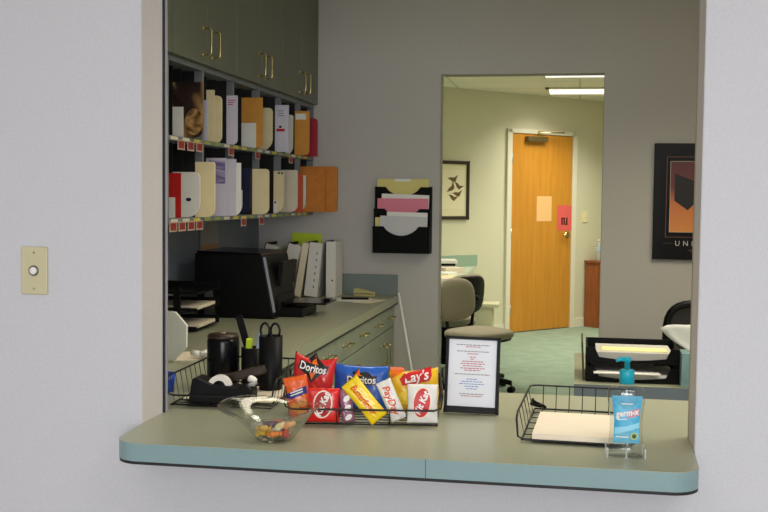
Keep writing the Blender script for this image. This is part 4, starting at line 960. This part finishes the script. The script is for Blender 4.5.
# ================================================================== FAR ROOM
fd = thing('desk', 'pale green desk with papers in the room beyond the doorway', 'desk', (-1.0, 8.0, 0))
dp = [(0.0, 0.2), (-0.035, 3.07), (-0.76, 2.28), (-0.76, 0.2)]
MB().prism(dp, 0.70, 0.74).build('top', mat('pale_desk', rgb(190, 204, 186), 0.4), fd, bevel=0.004)
MB().box(-0.74, -0.05, 0.22, 0.25, 0, 0.70).build('end_panel', M_edge, fd)
MB().box(-0.10, -0.06, 0.25, 0.5, 0, 0.70).build('drawer_pedestal', M_edge, fd)
fbs = MB().box(-1.85, -0.535, -0.02, -0.002, 0.742, 0.855).build('backsplash', mat('green_splash', rgb(150, 176, 156), 0.5)); fbs.location = (PX, PY, 0); fbs.rotation_euler = ROTW; tag(fbs, 'green backsplash strip on the far wall behind the far desk', 'backsplash')
fp = [(-1.28, 10.35, 0.22, 0.30, 0.05, M_paper, 0.2, 'stacked white papers at the back of the far desk'), (-1.22, 9.72, 0.22, 0.26, 0.022, M_paper, -0.2, 'spread white papers in the middle of the far desk'), (-1.14, 9.4, 0.2, 0.28, 0.008, mat('yellow_sheet', rgb(240, 228, 150), 0.7), 0.3, 'yellow sheet near the edge of the far desk'),
      (-1.22, 8.75, 0.22, 0.3, 0.012, M_paper, 0.1, 'white sheets on the near part of the far desk')]
fp += [(-1.12, 8.45, 0.2, 0.26, 0.03, M_paper, 0.4, 'thick white stack on the nearest end of the far desk'), (-1.16, 10.0, 0.2, 0.2, 0.05, M_creamp, 0.5, 'cream stack beside the spread papers of the far desk'), (-1.13, 9.12, 0.18, 0.22, 0.02, M_creamp, -0.4, 'cream papers next to the yellow sheet on the far desk')]
for (x, y, w_, d_, th, m, rz, lab) in fp:
    o = MB().box(-w_/2, w_/2, -d_/2, d_/2, 0, th).build('paper_stack', m, loc=(x, y, 0.741), rot=(0, 0, rz)); tag(o, lab, 'papers', 'papers on the far desk')
o = MB().box(-0.12, 0.12, -0.15, 0.15, 0, 0.02).build('binder', M_black, loc=(-1.28, 10.34, 0.7925), rot=(0, 0, 0.1)); tag(o, 'black-edged binder lying on stacked papers of the far desk', 'binder')
o = MB().box(-0.115, 0.115, -0.14, 0.14, 0, 0.03).build('paper_stack', M_paper, loc=(-1.27, 10.34, 0.8135), rot=(0, 0, 0.2)); tag(o, 'white papers on top of the flat black binder', 'papers')
sh = thing('low_shelf', 'pale low shelf unit standing past the far desk chairs', 'shelf', (-0.93, 10.35, 0))
MB().box(-0.12, 0.2, -0.15, 0.15, 0.40, 0.43).box(-0.10, 0.14, -0.14, 0.14, 0.0, 0.40).build('body', mat('pale_shelf', rgb(206, 200, 170), 0.5), sh)

def task_chair(lab, loc, rz):
    t = thing('task_chair', lab, 'chair', loc, (0, 0, rz), 'task chairs by the far desk')
    five_star(t, 0.09, 0.27, 0.38, -0.1)
    MB().ell((0, 0, 0.425), 0.24, 0.225, 0.045, 0.62, 28, 14).build('seat', M_fabric, t)
    MB().ell((0, 0, 0.395), 0.222, 0.205, 0.028, 0.55, 28, 10).build('seat_pan', M_black, t)
    m = MB().ell((0, 0, 0), 0.215, 0.035, 0.165, 0.62, 28, 14); 
    m.v = [(x, y+0.9*x*x*-1.0, z) for x, y, z in m.v]
    b = m.build('backrest', M_fabric, t, (0, 0.265, 0.665), (-0.10, 0, 0))
    m = MB().ell((0, 0.022, 0), 0.205, 0.022, 0.155, 0.62, 28, 10); m.v = [(x, y-0.9*x*x, z) for x, y, z in m.v]
    m.build('back_shell', M_black, b)
    MB().tube([(0, 0.05, 0.38), (0, 0.24, 0.385), (0, 0.31, 0.43), (0, 0.325, 0.56), (0, 0.322, 0.70)], 0.014, 10).build('back_bar', M_black, t)
    MB().tube([(0.0, 0.32, 0.64), (0.0, 0.375, 0.64)], 0.022, 12).build('adjust_knob', M_black, t)
    return t
tc = task_chair('taupe task chair facing right in front of the far desk', (-0.712, 8.0, 0), math.radians(57))
relabel_copy(tc, (-1.075, 8.8, 0.0), math.radians(-127), 'taupe task chair turned away, its black back shell showing above the nearer chair')

# framed bird print on the far wall
bp_ = thing('framed_picture', 'dark framed print of birds on the far wall', 'picture', onwall(-0.895, 0.0, 1.225), ROTW)
m = MB(); hw, hh, bw_ = 0.235, 0.60, 0.035
m.box(-hw, hw, -0.025, -0.002, 0, bw_).box(-hw, hw, -0.025, -0.002, hh-bw_, hh).box(-hw, -hw+bw_, -0.025, -0.002, 0, hh).box(hw-bw_, hw, -0.025, -0.002, 0, hh)
m.build('frame', mat('dark_walnut', rgb(46, 34, 26), 0.35), bp_, bevel=0.003)
MB().box(-hw+0.02, hw-0.02, -0.012, -0.004, 0.02, hh-0.02).build('mat_board', mat('picture_ivory', rgb(234, 226, 190), 0.6), bp_)
MB().box(-hw+0.075, hw-0.06, -0.0135, -0.0125, 0.11, hh-0.09).build('print_sheet', mat('print_ivory', rgb(240, 232, 200), 0.6), bp_)
for (x, z, s, a) in ((0.02, 0.41, 1.4, 0.1), (0.09, 0.34, 1.3, -0.5), (0.0, 0.32, 1.4, 0.8), (0.08, 0.26, 1.3, 0.1), (0.02, 0.22, 1.3, -0.3)):
    sh_ = [(-0.055, 0.012), (-0.02, 0.018), (0.01, 0.012), (0.05, 0.03), (0.03, 0.0), (0.02, -0.02), (-0.012, -0.014), (-0.03, 0.0)]
    q = [(x+s*(px*math.cos(a)-pz*math.sin(a)), z+s*(px*math.sin(a)+pz*math.cos(a))) for px, pz in sh_]
    MB().prism(q, -0.0145, -0.0138, 'y').build('printed_bird', mat('bird_brown', rgb(112, 84, 50), 0.7), bp_)
# papers taped to the door
o = MB().box(0.315, 0.545, -0.0225, -0.021, 1.20, 1.475).build('door_notice', mat('peach_paper', rgb(240, 190, 128), 0.7), loc=(0, 0, 0)); o.location = (PX, PY, 0); o.rotation_euler = ROTW; tag(o, 'peach paper taped in the middle of the oak door', 'notice')
t = thing('door_notice', 'red-pink paper with a black symbol taped beside the oak door handle', 'notice', (PX, PY, 0), ROTW)
MB().box(0.64, 0.86, -0.0225, -0.021, 1.095, 1.375).build('sheet', mat('coral_paper', rgb(226, 96, 92), 0.7), t)
for (x0, x1, z0, z1) in ((0.70, 0.725, 1.16, 1.24), (0.735, 0.76, 1.16, 1.24), (0.70, 0.76, 1.225, 1.24), (0.74, 0.80, 1.16, 1.172), (0.775, 0.80, 1.16, 1.24)):
    MB().box(x0, x1, -0.0232, -0.0227, z0, z1).build('printed_mark', mat('dark_red_ink', rgb(80, 20, 20), 0.7), t)
sw = thing('light_switch', 'ivory light switch plate on the far wall beside the oak door', 'light switch', onwall(1.10, 0.0, 1.185), ROTW)
MB().box(-0.045, 0.045, -0.008, -0.001, 0, 0.125).build('plate', mat('switch_ivory', rgb(236, 226, 180), 0.4), sw, bevel=0.002)
MB().box(-0.006, 0.006, -0.018, -0.008, 0.05, 0.075).build('toggle', mat('switch_ivory', rgb(236, 226, 180), 0.4), sw)
BOTS = 1.215
# cherry cabinet with water bottle
cb = thing('wood_cabinet', 'reddish brown wooden cabinet against the far wall right of the door', 'cabinet', onwall(1.42, 0.02, 0), ROTW)
MB().box(-0.32, 0.45, -0.20, 0, 0, 0.73).build('body', M_cherry, cb, bevel=0.003)
MB().box(-0.335, 0.465, -0.215, 0, 0.73, 0.755).build('top', M_cherry, cb, bevel=0.003)
for s in (0, 1):
    d = MB().box(-0.31+s*0.38, 0.065+s*0.375, -0.216, -0.201, 0.06, 0.71).build('door', M_cherry, cb, bevel=0.002)
wb = thing('water_bottle', 'clear plastic water bottle on the reddish brown cabinet', 'bottle', onwall(BOTS, 0.12, 0.756))
MB().lathe([(0, 0), (0.032, 0), (0.034, 0.01), (0.034, 0.10), (0.031, 0.115), (0.034, 0.13), (0.034, 0.16), (0.015, 0.205), (0.014, 0.222), (0, 0.222)], 28).build('bottle_body', mat('bottle_plastic', rgb(225, 232, 230), 0.1, trans=0.6, ior=1.2), wb)
MB().lathe([(0.0345, 0.105), (0.0348, 0.106), (0.0348, 0.15), (0.0345, 0.151)], 28).build('bottle_label', mat('bottle_label', rgb(170, 190, 205), 0.5), wb)
MB().lathe([(0.0165, 0.218), (0.0165, 0.236), (0, 0.237)], 20).build('cap', M_white, wb)
